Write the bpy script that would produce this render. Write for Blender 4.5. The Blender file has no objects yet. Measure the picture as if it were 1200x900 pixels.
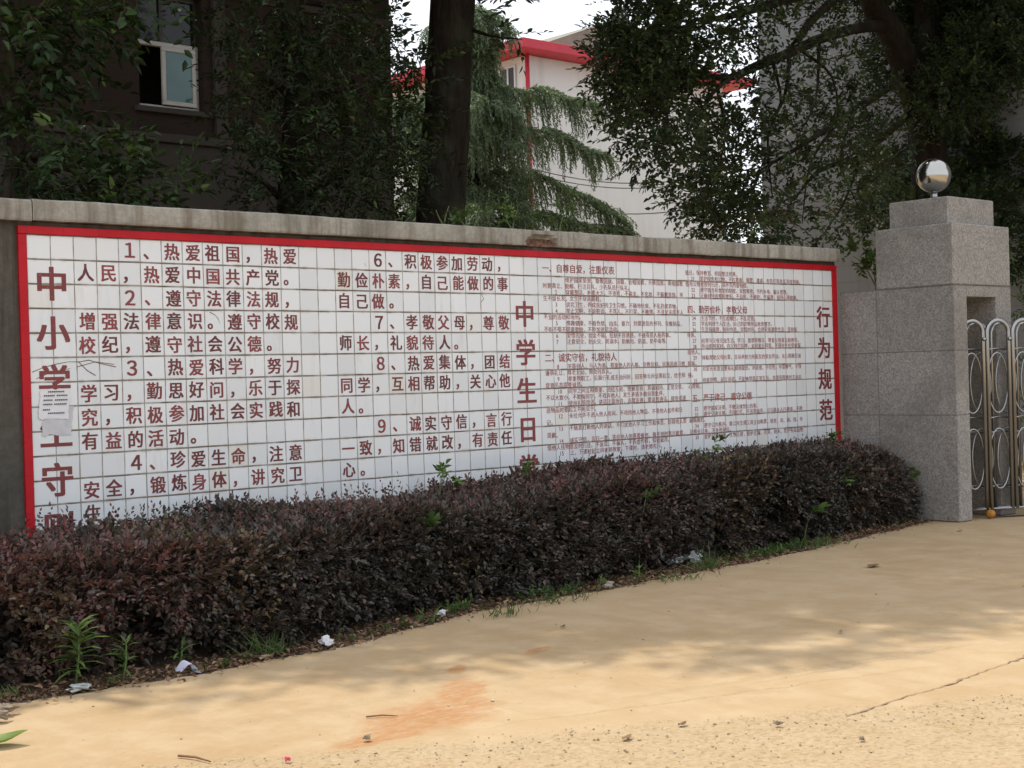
import bpy, math, random
import numpy as np
from mathutils import Vector, Matrix

SC = bpy.context.scene
COL = SC.collection
rng = np.random.default_rng(7)
random.seed(7)
R = math.radians

# ------------------------------------------------------------------ camera
CAMP = np.array([-3.776, -8.747, 1.485])
cd = bpy.data.cameras.new('camera')
cam = bpy.data.objects.new('camera', cd)
COL.objects.link(cam)
yaw, pit, rol = 0.7269, -0.0046, -0.0287
_f = np.array([math.sin(yaw) * math.cos(pit), math.cos(yaw) * math.cos(pit), math.sin(pit)])
_r = np.array([math.cos(yaw), -math.sin(yaw), 0.0])
_u = np.cross(_r, _f)
CR = _r * math.cos(rol) + _u * math.sin(rol)
CU = _u * math.cos(rol) - _r * math.sin(rol)
M4 = Matrix(((CR[0], CU[0], -_f[0], CAMP[0]), (CR[1], CU[1], -_f[1], CAMP[1]),
             (CR[2], CU[2], -_f[2], CAMP[2]), (0, 0, 0, 1)))
cam.matrix_world = M4
cd.sensor_width = 36.0
cd.lens = 36.0 * 1706.35 / 1200.0
cd.clip_start = 0.05
cd.clip_end = 3000
SC.camera = cam

# ------------------------------------------------------------------ light
SUN_EL, SUN_AZ = R(60), R(10)         # azimuth from +Y towards +X: the sun stands behind the wall
world = bpy.data.worlds.new('World')
SC.world = world
world.use_nodes = True
wn = world.node_tree
wn.nodes.clear()
sky = wn.nodes.new('ShaderNodeTexSky')
sky.sky_type = 'NISHITA'
sky.sun_disc = False
sky.sun_elevation = SUN_EL
sky.sun_rotation = SUN_AZ
sky.air_density = 1.0
sky.dust_density = 4.0
sky.ozone_density = 1.0
# hazy white day: the blue sky seen through bright haze
hz = wn.nodes.new('ShaderNodeMixRGB')
hz.inputs[0].default_value = 0.72
hz.inputs[2].default_value = (12.6, 13.0, 13.8, 1)
bg = wn.nodes.new('ShaderNodeBackground')
bg.inputs['Strength'].default_value = 0.12
wo = wn.nodes.new('ShaderNodeOutputWorld')
wn.links.new(sky.outputs[0], hz.inputs[1])
wn.links.new(hz.outputs[0], bg.inputs[0])
wn.links.new(bg.outputs[0], wo.inputs[0])
sd = bpy.data.lights.new('sun', 'SUN')
sd.energy = 3.6
sd.angle = R(.7)
sd.color = (1.0, 0.93, 0.80)
sun = bpy.data.objects.new('sun', sd)
COL.objects.link(sun)
sdir = Vector((math.sin(SUN_AZ) * math.cos(SUN_EL), math.cos(SUN_AZ) * math.cos(SUN_EL), math.sin(SUN_EL)))
sun.rotation_euler = sdir.to_track_quat('Z', 'Y').to_euler()
SC.view_settings.view_transform = 'Standard'
SC.view_settings.look = 'None'
SC.view_settings.gamma = 1
SC.view_settings.use_curve_mapping = False
SC.view_settings.exposure = 0.0
SC.cycles.max_bounces = 6
SC.cycles.diffuse_bounces = 3
SC.cycles.glossy_bounces = 3
SC.cycles.transparent_max_bounces = 6

# ------------------------------------------------------------------ helpers
def px(x, y, Y):
    """the point of the place that lies on the plane Y=... along a sight line of the photograph (survey)"""
    d = _f + CR * (x - 600) / 1706.35 - CU * (y - 450) / 1706.35
    return CAMP + d * (Y - CAMP[1]) / d[1]

def tag(o, label=None, cat=None, group=None, kind=None):
    if label: o['label'] = label
    if cat: o['category'] = cat
    if group: o['group'] = group
    if kind: o['kind'] = kind
    return o

def empty(name, loc, label, cat, group=None):
    o = bpy.data.objects.new(name, None)
    o.empty_display_size = 0.2
    COL.objects.link(o)
    o.location = loc
    return tag(o, label, cat, group)

def link(name, me, mat, parent=None):
    o = bpy.data.objects.new(name, me)
    for m in (mat if isinstance(mat, (list, tuple)) else [mat]):
        me.materials.append(m)
    COL.objects.link(o)
    if parent is not None:
        o.parent = parent
        o.matrix_parent_inverse = Matrix.Translation(-Vector(parent.location))
    return o

class MB:
    """collects vertices and faces in world coordinates, builds ONE mesh object"""
    def __init__(s):
        s.v = []; s.f = []; s.m = []; s.mi = 0
    def add(s, vs, fs):
        n = len(s.v)
        s.v += [tuple(map(float, p)) for p in vs]
        s.f += [tuple(i + n for i in f) for f in fs]
        s.m += [s.mi] * len(fs)
    def box(s, x0, x1, y0, y1, z0, z1):
        vs = [(x0, y0, z0), (x1, y0, z0), (x1, y1, z0), (x0, y1, z0), (x0, y0, z1), (x1, y0, z1), (x1, y1, z1), (x0, y1, z1)]
        s.add(vs, [(0, 3, 2, 1), (4, 5, 6, 7), (0, 1, 5, 4), (1, 2, 6, 5), (2, 3, 7, 6), (3, 0, 4, 7)])
    def cbox(s, x0, x1, y0, y1, z0, z1, b):
        """box with chamfered edges"""
        vs = []; 
        import itertools
        pts = {}
        for i, (sx, sy, sz) in enumerate(itertools.product((0, 1), repeat=3)):
            X = x1 if sx else x0; Y = y1 if sy else y0; Z = z1 if sz else z0
            dx = -b if sx else b; dy = -b if sy else b; dz = -b if sz else b
            pts[(sx, sy, sz)] = (len(vs), len(vs) + 1, len(vs) + 2)
            vs += [(X, Y + dy, Z + dz), (X + dx, Y, Z + dz), (X + dx, Y + dy, Z)]
        fs = []
        P = pts
        for k in (0, 1):
            q = [P[(k, 0, 0)][0], P[(k, 1, 0)][0], P[(k, 1, 1)][0], P[(k, 0, 1)][0]]
            fs.append(q if k else q[::-1])
            q = [P[(0, k, 0)][1], P[(0, k, 1)][1], P[(1, k, 1)][1], P[(1, k, 0)][1]]
            fs.append(q if k else q[::-1])
            q = [P[(0, 0, k)][2], P[(1, 0, k)][2], P[(1, 1, k)][2], P[(0, 1, k)][2]]
            fs.append(q if k else q[::-1])
        for a in (0, 1):
            for c in (0, 1):
                fs.append([P[(a, c, 0)][0], P[(a, c, 1)][0], P[(a, c, 1)][1], P[(a, c, 0)][1]])
                fs.append([P[(a, 0, c)][0], P[(a, 1, c)][0], P[(a, 1, c)][2], P[(a, 0, c)][2]])
                fs.append([P[(0, a, c)][1], P[(1, a, c)][1], P[(1, a, c)][2], P[(0, a, c)][2]])
        for k in P: fs.append(list(P[k]))
        s.add(vs, fs)
    def tube(s, pts, rad, n=8, cap=True, wob=0.0):
        pts = [np.array(p, float) for p in pts]
        if not hasattr(rad, '__len__'): rad = [rad] * len(pts)
        vs = []; fs = []; up = None
        for i, p in enumerate(pts):
            t = pts[min(i + 1, len(pts) - 1)] - pts[max(i - 1, 0)]
            t = t / (np.linalg.norm(t) + 1e-9)
            if up is None:
                up = np.array([0, 0, 1.0]) if abs(t[2]) < .9 else np.array([1.0, 0, 0])
            a = np.cross(t, up); a /= np.linalg.norm(a) + 1e-9
            b = np.cross(a, t); up = b
            for k in range(n):
                th = 2 * math.pi * k / n
                r = rad[i] * (1 + wob * (random.random() - .5))
                vs.append(p + (a * math.cos(th) + b * math.sin(th)) * r)
        for i in range(len(pts) - 1):
            for k in range(n):
                fs.append((i * n + k, i * n + (k + 1) % n, (i + 1) * n + (k + 1) % n, (i + 1) * n + k))
        if cap:
            fs.append(tuple(range(n - 1, -1, -1)))
            fs.append(tuple(range((len(pts) - 1) * n, len(pts) * n)))
        s.add(vs, fs)
    def sphere(s, c, r, nu=24, nv=16, sq=(1, 1, 1)):
        vs = []; fs = []
        for j in range(nv + 1):
            ph = math.pi * j / nv
            for i in range(nu):
                th = 2 * math.pi * i / nu
                vs.append((c[0] + r * sq[0] * math.sin(ph) * math.cos(th), c[1] + r * sq[1] * math.sin(ph) * math.sin(th), c[2] + r * sq[2] * math.cos(ph)))
        for j in range(nv):
            for i in range(nu):
                fs.append((j * nu + i, (j + 1) * nu + i, (j + 1) * nu + (i + 1) % nu, j * nu + (i + 1) % nu))
        s.add(vs, fs)
    def build(s, name, mat, parent=None, smooth=False):
        me = bpy.data.meshes.new(name)
        me.from_pydata(s.v, [], s.f)
        if any(s.m): me.polygons.foreach_set('material_index', s.m)
        if smooth: me.polygons.foreach_set('use_smooth', [True] * len(s.f))
        me.update()
        me.validate()
        return link(name, me, mat, parent)

def noise3(P, scale, seed=0, octv=3):
    """cheap smooth pseudo noise in -1..1 (sum of random sines)"""
    g = np.random.default_rng(seed)
    out = np.zeros(len(P)); amp = 1.0; tot = 0
    for o in range(octv):
        for k in range(5):
            d = g.normal(size=3); d /= np.linalg.norm(d)
            out += amp * np.sin(P @ d * scale * (1.6 ** o) * g.uniform(.7, 1.3) + g.uniform(0, 6.28))
        tot += amp * 2.2; amp *= .6
    return np.clip(out / tot, -1, 1)

def unit(v):
    return v / (np.linalg.norm(v, axis=-1, keepdims=True) + 1e-9)

def np_mesh(name, V, F, tone=None):
    me = bpy.data.meshes.new(name)
    V = np.asarray(V, np.float32); F = np.asarray(F, np.int32)
    me.vertices.add(len(V)); me.vertices.foreach_set('co', V.ravel())
    k = F.shape[1]
    me.loops.add(F.size); me.loops.foreach_set('vertex_index', F.ravel())
    me.polygons.add(len(F))
    me.polygons.foreach_set('loop_start', np.arange(0, F.size, k, dtype=np.int32))
    me.polygons.foreach_set('loop_total', np.full(len(F), k, dtype=np.int32))
    if tone is not None:
        a = me.attributes.new('tone', 'FLOAT', 'POINT')
        a.data.foreach_set('value', np.asarray(tone, np.float32))
    me.update()
    return me

def leaves(name, pos, axis, nrm, length, width, tone, mat, parent=None, fold=.25, curl=.0):
    """many leaf blades (each two folded halves) as one mesh"""
    N = len(pos)
    axis = unit(axis); side = unit(np.cross(axis, nrm)); nn = np.cross(side, axis)
    L = np.asarray(length).reshape(-1, 1) * np.ones((N, 1)); Wd = np.asarray(width).reshape(-1, 1) * np.ones((N, 1))
    b = pos; t = pos + axis * L - nn * ((curl + .04) * L)
    m1 = pos + axis * L * .30 - nn * (curl * .07 * L); m2 = pos + axis * L * .66 - nn * (curl * .40 * L)
    l1 = m1 + side * Wd * .5 + nn * Wd * fold; r1 = m1 - side * Wd * .5 + nn * Wd * fold
    l2 = m2 + side * Wd * .36 + nn * Wd * fold * .6; r2 = m2 - side * Wd * .36 + nn * Wd * fold * .6
    if curl > .05:                      # bending blade: with its own midrib
        V = np.stack([b, l1, l2, t, r2, r1, m1, m2], 1).reshape(-1, 3)
        i = np.arange(N) * 8
        F = np.concatenate([np.stack([i + p, i + q, i + r], 1) for p, q, r in ((0, 6, 1), (6, 7, 2), (6, 2, 1), (7, 3, 2), (0, 5, 6), (6, 4, 7), (6, 5, 4), (7, 4, 3))])
        return link(name, np_mesh(name, V, F, np.repeat(tone, 8)), mat, parent)
    V = np.stack([b, l1, l2, t, r2, r1], 1).reshape(-1, 3)
    i = np.arange(N) * 6
    F = np.concatenate([np.stack([i, i + 3, i + 2, i + 1], 1), np.stack([i, i + 5, i + 4, i + 3], 1)])
    return link(name, np_mesh(name, V, F, np.repeat(tone, 6)), mat, parent)

# ------------------------------------------------------------------ node helpers
class NT:
    def __init__(s, name):
        s.m = bpy.data.materials.new(name); s.m.use_nodes = True
        s.t = s.m.node_tree; s.t.nodes.clear()
        s.out = s.t.nodes.new('ShaderNodeOutputMaterial')
        s.b = s.n('ShaderNodeBsdfPrincipled')
        s.t.links.new(s.b.outputs[0], s.out.inputs[0])
        s.tc = s.n('ShaderNodeTexCoord')
    def n(s, t): return s.t.nodes.new(t)
    def put(s, sock, v):
        if hasattr(v, 'is_output') or isinstance(v, bpy.types.NodeSocket): s.t.links.new(v, sock)
        elif isinstance(v, (tuple, list)) and sock.type == 'RGBA': sock.default_value = (*v[:3], 1)
        else: sock.default_value = v
    def set(s, **k):
        for a, v in k.items(): s.put(s.b.inputs[a.replace('_', ' ')], v)
    @property
    def obj(s): return s.tc.outputs['Object']
    def mapv(s, v, scale=(1, 1, 1), loc=(0, 0, 0)):
        m = s.n('ShaderNodeMapping'); s.put(m.inputs[0], v); m.inputs['Scale'].default_value = scale; m.inputs['Location'].default_value = loc
        return m.outputs[0]
    def sep(s, v):
        m = s.n('ShaderNodeSeparateXYZ'); s.put(m.inputs[0], v); return m.outputs
    def comb(s, x, y, z):
        m = s.n('ShaderNodeCombineXYZ'); s.put(m.inputs[0], x); s.put(m.inputs[1], y); s.put(m.inputs[2], z); return m.outputs[0]
    def math(s, op, a, b=0.0, c=0.0, clamp=False):
        m = s.n('ShaderNodeMath'); m.operation = op; m.use_clamp = clamp
        s.put(m.inputs[0], a); s.put(m.inputs[1], b); s.put(m.inputs[2], c); return m.outputs[0]
    def noise(s, v, scale, detail=4, rough=.55, dist=0, col=False):
        m = s.n('ShaderNodeTexNoise'); s.put(m.inputs['Vector'], v); s.put(m.inputs['Scale'], scale)
        m.inputs['Detail'].default_value = detail; m.inputs['Roughness'].default_value = rough; m.inputs['Distortion'].default_value = dist
        return m.outputs['Color' if col else 'Fac']
    def vor(s, v, scale, feat='F1', out='Distance'):
        m = s.n('ShaderNodeTexVoronoi'); m.feature = feat; s.put(m.inputs['Vector'], v); s.put(m.inputs['Scale'], scale); return m.outputs[out]
    def white(s, v, out='Value'):
        m = s.n('ShaderNodeTexWhiteNoise'); s.put(m.inputs['Vector'], v); return m.outputs[out]
    def ramp(s, f, a, b, lo=0.0, hi=1.0):
        m = s.n('ShaderNodeMapRange'); m.interpolation_type = 'SMOOTHSTEP'
        s.put(m.inputs[0], f); m.inputs[1].default_value = a; m.inputs[2].default_value = b; m.inputs[3].default_value = lo; m.inputs[4].default_value = hi
        return m.outputs[0]
    def cramp(s, f, stops):
        m = s.n('ShaderNodeValToRGB'); s.put(m.inputs[0], f); e = m.color_ramp.elements
        while len(e) < len(stops): e.new(.5)
        for q, (p, c) in zip(e, stops): q.position = p; q.color = (*c, 1)
        return m.outputs[0]
    def mix(s, f, a, b, mode='MIX'):
        m = s.n('ShaderNodeMixRGB'); m.blend_type = mode; s.put(m.inputs[0], f); s.put(m.inputs[1], a); s.put(m.inputs[2], b); return m.outputs[0]
    def bump(s, h, strength=.3, dist=.01, normal=None):
        m = s.n('ShaderNodeBump'); s.put(m.inputs['Height'], h); m.inputs['Strength'].default_value = strength; m.inputs['Distance'].default_value = dist
        if normal is not None: s.put(m.inputs['Normal'], normal)
        s.t.links.new(m.outputs[0], s.b.inputs['Normal']); return m.outputs[0]
    def attr(s, name='tone'):
        m = s.n('ShaderNodeAttribute'); m.attribute_name = name; return m.outputs['Fac']
    def geo(s, name):
        m = s.n('ShaderNodeNewGeometry'); return m.outputs[name]

def simple(name, col, rough=.6, metal=0.0, var=.12, scale=9.0, bump=0.0, spec=.5):
    q = NT(name)
    f = q.noise(q.obj, scale, 5, .6)
    lo = tuple(c * (1 - var) for c in col); hi = tuple(min(1, c * (1 + var)) for c in col)
    q.set(Base_Color=q.cramp(f, [(.3, lo), (.7, hi)]), Roughness=rough, Metallic=metal)
    q.b.inputs['Specular IOR Level'].default_value = spec
    if bump: q.bump(q.noise(q.obj, scale * 8, 5), bump, .004)
    return q.m

def leafmat(name, stops, rough=.45, trans=.25, spec=.4):
    q = NT(name)
    c = q.cramp(q.attr(), stops)
    q.set(Base_Color=c, Roughness=rough)
    q.b.inputs['Specular IOR Level'].default_value = spec
    tr = q.n('ShaderNodeBsdfTranslucent'); q.put(tr.inputs[0], q.mix(1.0, c, (1.0, 1.0, .5), 'MULTIPLY'))
    mx = q.n('ShaderNodeMixShader'); mx.inputs[0].default_value = trans
    q.t.links.new(q.b.outputs[0], mx.inputs[1]); q.t.links.new(tr.outputs[0], mx.inputs[2])
    q.t.links.new(mx.outputs[0], q.out.inputs[0])
    return q.m

# ------------------------------------------------------------------ materials
T = 0.154            # tile pitch
Z0 = 2.461           # top of the tiled field
NC, NR = 54, 16

def mat_tiles():
    q = NT('glazed_tiles')
    x, y, z = q.sep(q.obj)
    u = q.math('DIVIDE', x, T); v = q.math('DIVIDE', q.math('SUBTRACT', Z0, z), T)
    wob = q.math('MULTIPLY', q.math('SUBTRACT', q.noise(q.obj, 3.0, 2), .5), .06)
    u = q.math('ADD', u, wob); v = q.math('ADD', v, q.math('MULTIPLY', wob, .8))
    fu, fv = q.math('FRACT', u), q.math('FRACT', v)
    du = q.math('MINIMUM', fu, q.math('SUBTRACT', 1.0, fu)); dv = q.math('MINIMUM', fv, q.math('SUBTRACT', 1.0, fv))
    cell = q.comb(q.math('FLOOR', u), 0.0, q.math('FLOOR', v))
    wn_ = q.white(cell)
    ns = q.noise(q.obj, 7.0, 4)
    # grout: brown, dirtier along the horizontal joints
    gu = q.ramp(du, .011, .034, 1, 0); gv = q.ramp(dv, .018, .052, 1, 0)
    gu = q.math('MULTIPLY', gu, q.ramp(ns, .25, .65, .40, .95))
    gv = q.math('MULTIPLY', gv, q.ramp(q.noise(q.obj, 4.5, 3), .3, .6, .55, 1.0))
    g = q.math('MAXIMUM', gu, gv)
    # dirt that has run from the joints
    st = q.math('MULTIPLY', q.ramp(dv, .0, .14, 1, 0), q.ramp(q.noise(q.mapv(q.obj, (5, 5, 2.2)), 2.2, 5), .44, .72, 0, .75))
    st2 = q.math('MULTIPLY', q.ramp(du, .0, .10, 1, 0), q.ramp(ns, .50, .8, 0, .35))
    st3 = q.ramp(q.noise(q.mapv(q.obj, (6, 6, 1.0)), 1.3, 6, .65),   .54, .80, 0, .40)
    base = q.cramp(wn_, [(0, (.70, .725, .74)), (.6, (.765, .79, .805)), (.975, (.79, .81, .82)), (1, (.71, .70, .64))])
    c = q.mix(q.math('MAXIMUM', q.math('MAXIMUM', st, st2), st3), base, (.42, .36, .26))
    c = q.mix(g, c, q.cramp(ns, [(.3, (.085, .062, .036)), (.7, (.20, .155, .10))]))
    q.set(Base_Color=c, Roughness=q.math('ADD', .16, q.math('MULTIPLY', g, .6)))
    tl = q.n('ShaderNodeVectorMath'); tl.operation = 'SCALE'
    wc = q.white(cell, 'Color')
    sb = q.n('ShaderNodeVectorMath'); sb.operation = 'SUBTRACT'; q.put(sb.inputs[0], wc); sb.inputs[1].default_value = (.5, .5, .5)
    q.put(tl.inputs[0], sb.outputs[0]); tl.inputs['Scale'].default_value = .030
    ad = q.n('ShaderNodeVectorMath'); ad.operation = 'ADD'; q.put(ad.inputs[0], q.geo('Normal')); q.put(ad.inputs[1], tl.outputs[0])
    nm = q.n('ShaderNodeVectorMath'); nm.operation = 'NORMALIZE'; q.put(nm.inputs[0], ad.outputs[0])
    q.bump(q.math('SUBTRACT', 1.0, g), .5, .003, nm.outputs[0])
    return q.m

def mat_redtile():
    q = NT('red_border_tiles')
    x, y, z = q.sep(q.obj)
    fx = q.math('FRACT', q.math('DIVIDE', x, .24)); fz = q.math('FRACT', q.math('DIVIDE', z, .24))
    d = q.math('MINIMUM', q.math('MINIMUM', fx, q.math('SUBTRACT', 1.0, fx)), q.math('MINIMUM', fz, q.math('SUBTRACT', 1.0, fz)))
    g = q.ramp(d, .004, .012, .55, 0)
    w = q.ramp(q.noise(q.obj, 11, 6, .7), .68, .78, 0, .5)
    c = q.cramp(q.noise(q.obj, 5, 3), [(.3, (.42, .008, .016)), (.7, (.52, .014, .024))])
    c = q.mix(g, c, (.12, .02, .02)); c = q.mix(w, c, (.45, .25, .2))
    q.set(Base_Color=c, Roughness=.4)
    q.b.inputs['Specular IOR Level'].default_value = .2
    q.bump(q.math('SUBTRACT', 1.0, g), .4, .002)
    return q.m

def mat_letter(name, c0, c1):
    q = NT(name)
    c = q.cramp(q.attr(), [(0, c0), (1, c1)])
    wear = q.ramp(q.noise(q.obj, 60, 4, .7), .58, .74, 0, .45)
    c = q.mix(wear, c, (.52, .38, .35))
    q.set(Base_Color=c, Roughness=.45)
    return q.m

def mat_concrete(name, a, b, streak, scale=2.0, brick=False):
    q = NT(name)
    n1 = q.noise(q.obj, scale, 7, .62); n2 = q.noise(q.obj, scale * 14, 5, .6)
    c = q.cramp(n1, [(.28, a), (.72, b)])
    s1 = q.ramp(q.noise(q.mapv(q.obj, (7, 7, .5)), 1.6, 6, .65), .42, .68, 0, .8)
    c = q.mix(s1, c, streak)
    blk = q.ramp(q.noise(q.obj, scale * .9, 5, .6, .4), .60, .72, 0, .7)
    c = q.mix(blk, c, tuple(v * .55 for v in a))
    c = q.mix(q.ramp(n2, .35, .65, 0, .35), c, tuple(v * .7 for v in a))
    if brick:      # broken edge: bare brick inside the hollow
        x, y, z = q.sep(q.obj)
        ex = q.math('DIVIDE', q.math('SUBTRACT', x, HOLE[0]), .185); ez = q.math('DIVIDE', q.math('SUBTRACT', z, HOLE[1] - .012), .05)
        r2 = q.math('ADD', q.math('MULTIPLY', ex, ex), q.math('MULTIPLY', ez, ez))
        r2 = q.math('ADD', r2, q.math('MULTIPLY', q.math('SUBTRACT', n2, .5), .8))
        k = q.ramp(r2, .78, .95, 1, 0)
        c = q.mix(k, c, q.cramp(n2, [(.35, (.07, .042, .032)), (.62, (.22, .125, .09))]))
    q.set(Base_Color=c, Roughness=.9)
    q.b.inputs['Specular IOR Level'].default_value = .2
    q.bump(q.math('ADD', n2, q.math('MULTIPLY', n1, 2.0)), .5, .012)
    return q.m

def mat_granite():
    q = NT('grey_granite')
    g1 = q.noise(q.obj, 95, 3, .7); g2 = q.vor(q.obj, 70, out='Color')
    v = q.sep(g2)[0]
    c = q.cramp(q.math('ADD', q.math('MULTIPLY', g1, .6), q.math('MULTIPLY', v, .4)),
                [(.26, (.18, .17, .158)), (.45, (.27, .258, .24)), (.58, (.32, .305, .285)), (.76, (.42, .40, .375))])
    dirt = q.ramp(q.noise(q.obj, 1.3, 7, .62, .5), .44, .64, 0, .85)
    c = q.mix(dirt, c, q.mix(.5, c, (.14, .13, .115)))
    dr = q.ramp(q.noise(q.mapv(q.obj, (6, 6, .7)), 1.5, 5), .55, .72, 0, .30)
    c = q.mix(dr, c, (.40, .38, .34))
    # seams between the slabs
    x, y, z = q.sep(q.obj)
    m = None
    for h in (1.01, 1.62, 2.235):
        d = q.math('ABSOLUTE', q.math('SUBTRACT', z, h)); k = q.ramp(d, .002, .007, .8, 0)
        m = k if m is None else q.math('MAXIMUM', m, k)
    k = q.ramp(q.math('ABSOLUTE', q.math('SUBTRACT', y, -.43)), .002, .007, .7, 0)
    k = q.math('MULTIPLY', k, q.math('LESS_THAN', z, 2.235)); m = q.math('MAXIMUM', m, k)
    band = q.math('ADD', q.math('ADD', q.math('GREATER_THAN', z, 1.01), q.math('GREATER_THAN', z, 1.62)), q.math('ADD', q.math('GREATER_THAN', z, 2.237), q.math('GREATER_THAN', z, 2.824)))
    slab = q.white(q.comb(q.math('ADD', q.math('GREATER_THAN', y, -.43), q.math('MULTIPLY', q.math('GREATER_THAN', x, 8.46), 3.0)), band, .37))
    c = q.mix(1.0, c, q.cramp(slab, [(0, (.80, .79, .77)), (1, (1.0, .99, .97))]), 'MULTIPLY')
    c = q.mix(m, c, (.09, .075, .06))
    q.set(Base_Color=c, Roughness=q.ramp(g1, .3, .7, .45, .7))
    q.bump(g1, .25, .004)
    return q.m

def mat_road():
    q = NT('dusty_concrete_road')
    o = q.obj
    n0 = q.noise(o, .55, 6, .6, .5); n1 = q.noise(o, 3.2, 7, .65); n2 = q.noise(o, 42, 6, .7); n3 = q.noise(o, 260, 3, .6)
    st = q.noise(q.mapv(o, (2.2, .5, 1)), 2.0, 6, .6)
    c = q.cramp(n0, [(.30, (.405, .279, .150)), (.70, (.485, .357, .214))])
    c = q.mix(q.ramp(n1, .38, .68, 0, .55), c, (.53, .410, .268))
    c = q.mix(q.ramp(st, .50, .72, 0, .42), c, (.38, .27, .145))
    # red soil spilt on the road
    x, y, z = q.sep(o)
    def blob(cx, cy, rx, ry, ang):
        ca, sa = math.cos(ang), math.sin(ang)
        dx = q.math('SUBTRACT', x, cx); dy = q.math('SUBTRACT', y, cy)
        a = q.math('DIVIDE', q.math('ADD', q.math('MULTIPLY', dx, ca), q.math('MULTIPLY', dy, sa)), rx)
        b = q.math('DIVIDE', q.math('SUBTRACT', q.math('MULTIPLY', dy, ca), q.math('MULTIPLY', dx, sa)), ry)
        return q.math('ADD', q.math('MULTIPLY', a, a), q.math('MULTIPLY', b, b))
    nn = q.math('MULTIPLY', q.math('SUBTRACT', q.noise(q.mapv(o, (1, 1, 1)), 5.0, 7, .7), .5), 2.6)
    m = None
    for args in ((.20, -3.66, .46, .27, .35), (.62, -3.38, .34, .13, .8), (-.20, -3.80, .28, .10, .2), (.95, -2.95, .14, .05, .7), (1.55, -2.9, .16, .05, .3)):
        k = q.ramp(q.math('ADD', blob(*args), nn), .15, 1.25, 1, 0)
        m = k if m is None else q.math('MAXIMUM', m, k)
    m = q.math('MULTIPLY', m, q.ramp(q.noise(q.mapv(o, (9, 26, 1)), 1.0, 6, .8), .28, .60, .10, .72))
    c = q.mix(m, c, q.cramp(q.noise(q.mapv(o, (16, 40, 1)), 1.2, 6, .75), [(.36, (.30, .11, .04)), (.52, (.41, .18, .065))]))
    # gravelly dirt shoulder nearest the camera
    ln = q.math('ADD', q.math('MULTIPLY', q.math('ADD', x, .291), .56), q.math('ADD', y, 3.90))      # <0 on the shoulder
    ln = q.math('ADD', ln, q.math('MULTIPLY', q.math('SUBTRACT', n1, .5), .7))
    sh = q.ramp(ln, -.16, .06, 1, 0)
    gv = q.vor(o, 55, out='Color'); gs = q.sep(gv)[0]
    c2 = q.cramp(q.math('ADD', q.math('MULTIPLY', gs, .35), q.math('MULTIPLY', n2, .65)),
                 [(.25, (.26, .18, .10)), (.42, (.46, .35, .205)), (.62, (.54, .42, .27)), (.85, (.63, .53, .39))])
    c = q.mix(q.math('MULTIPLY', sh, .5), c, c2)
    for (x0, y0), (x1, y1), wd, al in (((.9, -4.05), (3.2, -4.55), .05, .35), ((1.6, -4.3), (3.4, -4.62), .022, .5), ((-.8, -3.1), (1.4, -3.35), .10, .25), ((2.2, -3.3), (6.5, -3.9), .12, .22), ((.2, -4.0), (2.6, -4.75), .018, .5)):
        L_ = math.hypot(x1 - x0, y1 - y0); tx, ty = (x1 - x0) / L_, (y1 - y0) / L_
        dx = q.math('SUBTRACT', x, x0); dy = q.math('SUBTRACT', y, y0)
        al_ = q.math('ADD', q.math('MULTIPLY', dx, tx), q.math('MULTIPLY', dy, ty))
        ac = q.math('ADD', q.math('SUBTRACT', q.math('MULTIPLY', dy, tx), q.math('MULTIPLY', dx, ty)), q.math('MULTIPLY', q.math('SUBTRACT', n1, .5), .22))
        k = q.math('MULTIPLY', q.ramp(q.math('ABSOLUTE', ac), wd * .2, wd, 1, 0), q.math('MULTIPLY', q.ramp(al_, -.2, .5, 0, 1), q.ramp(al_, L_ - .5, L_ + .2, 1, 0)))
        c = q.mix(q.math('MULTIPLY', q.math('MULTIPLY', k, q.ramp(n2, .35, .6, .3, 1)), al), c, (.33, .235, .13))
    # small specks of dirt
    c = q.mix(q.ramp(q.noise(q.mapv(o, (14, 5, 1)), 3.0, 6, .75), .56, .70, 0, .30), c, (.33, .23, .13))
    sp = q.ramp(q.vor(o, 13, out='Distance'), .035, .075, .55, 0)
    sp = q.math('MULTIPLY', sp, q.ramp(q.noise(o, 2.2, 3), .48, .62, 0, 1))
    c = q.mix(sp, c, (.20, .12, .07))
    c = q.mix(q.ramp(n2, .55, .75, 0, .25), c, (.36, .26, .145))
    q.set(Base_Color=c, Roughness=.92)
    q.b.inputs['Specular IOR Level'].default_value = .15
    h = q.math('ADD', q.math('MULTIPLY', n2, q.math('ADD', .35, q.math('MULTIPLY', sh, 1.6))), q.math('ADD', q.math('MULTIPLY', n3, .2), q.math('MULTIPLY', st, .7)))
    q.bump(h, .5, .02)
    return q.m

def mat_soil():
    q = NT('soil_with_litter')
    n1 = q.noise(q.obj, 6, 6, .65); n2 = q.noise(q.obj, 60, 5, .7)
    c = q.cramp(n2, [(.3, (.05, .032, .02)), (.55, (.12, .08, .05)), (.75, (.24, .17, .11))])
    c = q.mix(q.ramp(n1, .4, .7, 0, .5), c, (.15, .10, .06))
    q.set(Base_Color=c, Roughness=.95); q.bump(n2, .8, .02)
    return q.m

def mat_ground():
    q = NT('bare_ground')
    n1 = q.noise(q.obj, .6, 6, .65); n2 = q.noise(q.obj, 20, 5, .7)
    c = q.cramp(n1, [(.3, (.30, .22, .13)), (.7, (.42, .32, .20))])
    c = q.mix(q.ramp(n2, .45, .7, 0, .4), c, (.2, .17, .09))
    q.set(Base_Color=c, Roughness=.95); q.bump(n2, .6, .03)
    return q.m

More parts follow.
